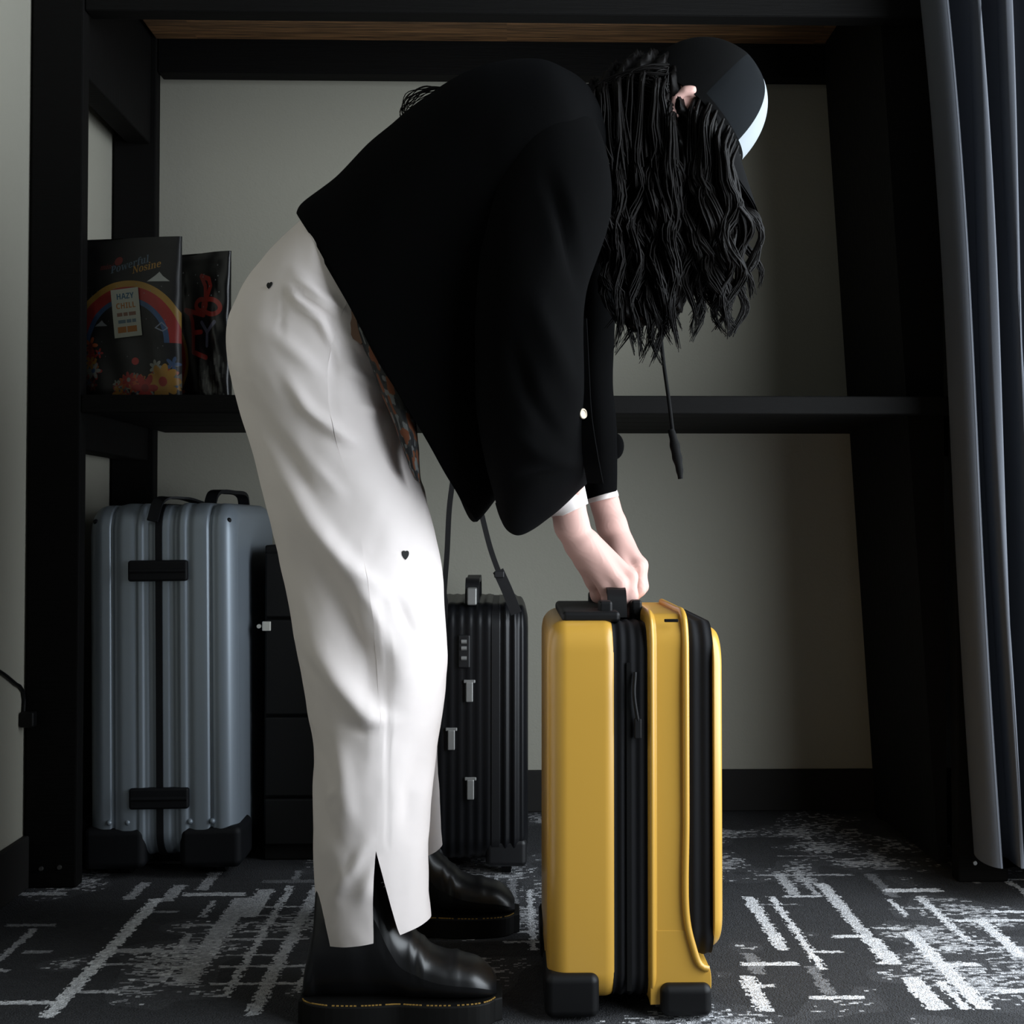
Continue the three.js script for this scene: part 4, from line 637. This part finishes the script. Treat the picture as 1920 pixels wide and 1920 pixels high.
    for (let c = 0; c < nc; c++) {
      const left = c % 2 === 0, a = (c + r()) / nc, i = Math.round(a * 40), dz = r() < .75 ? .9 + .3 * r() : -1 + 1.6 * r();
      const tp = (left ? tipsL : tipsR)[i].slice(), short = r() < .35 ? 60 + 120 * r() : 25 * r(); tp[1] -= short; tp[0] += (r() - .5) * 22;
      const amp = 7 + 13 * r(), wl = 110 + 55 * r(), ph = r() * 6.283, wob = (r() - .5) * 20;
      const start = left ? [1238 + 14 * r(), 138 + 40 * a] : rim[i], tn = left ? turn[i] : [rim[i][0] - 8, rim[i][1] + 26];
      if (!left && dz > 0 && rim[i][0] > 1264 && rim[i][0] < 1298) continue;   // the ear
      const n = 24, spread = .007 + .007 * r();
      for (let k = 0; k < n; k++) {
        const oa = r() * 6.283, ow = Math.sqrt(r()) * spread, ox = Math.cos(oa) * ow * 1290, oz = Math.sin(oa) * ow, pts = [left ? H(tn[0] + 14, tn[1] + 16, 1.86 - dz * .045) : H(start[0] + 4, start[1] - 8, 1.86 - dz * .074)], fly = r() < .12 ? 14 : 3, len = .88 + .14 * r(), dph = (r() - .5) * .5;
        for (let q = 0; q <= 9; q++) { const u = q / 9 * len, y = lerp(tn[1], tp[1], u), w = sstep(.1, .45, u), cone = 1 - .72 * u ** 1.6; pts.push(H(lerp(tn[0], tp[0], u ** .85) + Math.sin((y - tn[1]) / wl * 6.283 + ph + dph) * amp * w + ox * cone * (.35 + .65 * sstep(0, .3, u)) + wob * Math.sin(u * 3.1) + (r() - .5) * fly * u, y, 1.86 - dz * (.088 - .05 * u) - oz * cone - Math.cos((y - tn[1]) / wl * 6.283 + ph) * .009 * w)); }
        const rad = .0008 + .0011 * r(); g.push(tube(pts, u => rad * (u > .75 ? 1 - (u - .75) * 3.4 : 1) + .0002, 24, 5));
      }
    }
    for (let k = 0; k < 150; k++) {   // strands combed back from under the cap over the nape
      const a = r(), tn = turn[Math.round(a * 34)], q = () => (r() - .5) * 8, dz = r() < .8 ? .062 + .03 * r() : -.08 + .1 * r(), st = [1248 + 8 * r(), 118 + 75 * r()];
      g.push(tube([H(st[0], st[1], 1.86 - dz), H(lerp(st[0], tn[0], .5) + q(), lerp(st[1], tn[1], .35) - 6, 1.86 - dz * 1.06), H(tn[0] + q(), tn[1] + q(), 1.86 - dz * 1.03), H(tn[0] + 4 + q(), tn[1] + 60, 1.86 - dz * 1.05), H(tn[0] + 14 + q(), tn[1] + 130 + 60 * r(), 1.86 - dz * 1.02)], .0009 + .001 * r(), 20, 5));
    }
    // curls reaching out beside the bill, and the loose loop over the back
    for (let i = 0; i < 26; i++) { const q = () => (r() - .5) * 15; g.push(tube([H(1372 + q(), 380, 1.83), H(1412 + q(), 405 + q(), 1.83), H(1428 + q() * .6, 435 + q(), 1.835), H(1412 + q(), 490 + q(), 1.84), H(1385 + q(), 530 + q(), 1.85), H(1398 + q(), 575 + q(), 1.85), H(1372 + q(), 625 + q(), 1.855)], s => .0017 * Math.sin(Math.PI * (.15 + .8 * s)) + .0004, 30, 5)); }
    for (let i = 0; i < 16; i++) { const q = () => (r() - .5) * 30; g.push(tube([H(905 + q(), 172 + q() * .4, 1.80), H(860 + q(), 172 + q() * .5, 1.79), H(805 + q(), 168 + q() * .5, 1.785), H(768 + q() * .6, 190 + q(), 1.785), H(757 + q() * .5, 215 + q(), 1.79), H(775 + q(), 245, 1.80)], s => .0004 + .0003 * Math.sin(3 * s), 30, 5)); }
    for (let i = 0; i < 5; i++) { const q = () => (r() - .5) * 10; g.push(tube([H(880 + q(), 185, 1.80), H(830 + q(), 195 + q(), 1.79), H(800 + q(), 205 + q(), 1.79), H(785 + q(), 228 + q(), 1.80)], .0005, 20, 5)); }
    part(P, 'hair', g, mat([.0032, .0025, .0022], .45, { specularIntensity: .24 }), P, 'long wavy dark brown hair');
  }
  part(P, 'drawstring', [tube([H(1236, 600, 1.84), H(1243, 670, 1.84), H(1254, 750, 1.84), H(1264, 830, 1.84), H(1272, 880, 1.84)], .0028, 24, 8), tube([H(1258, 805, 1.84), H(1262, 820, 1.84), H(1268, 850, 1.84), H(1274, 880, 1.84), H(1276, 898, 1.84)], t => .0042 + .003 * Math.sin(Math.PI * clamp(t * 1.1, 0, 1)) + .0005 * Math.sin(t * 24), 30, 8)], M.rubber);
}
renderer.render(scene, camera);
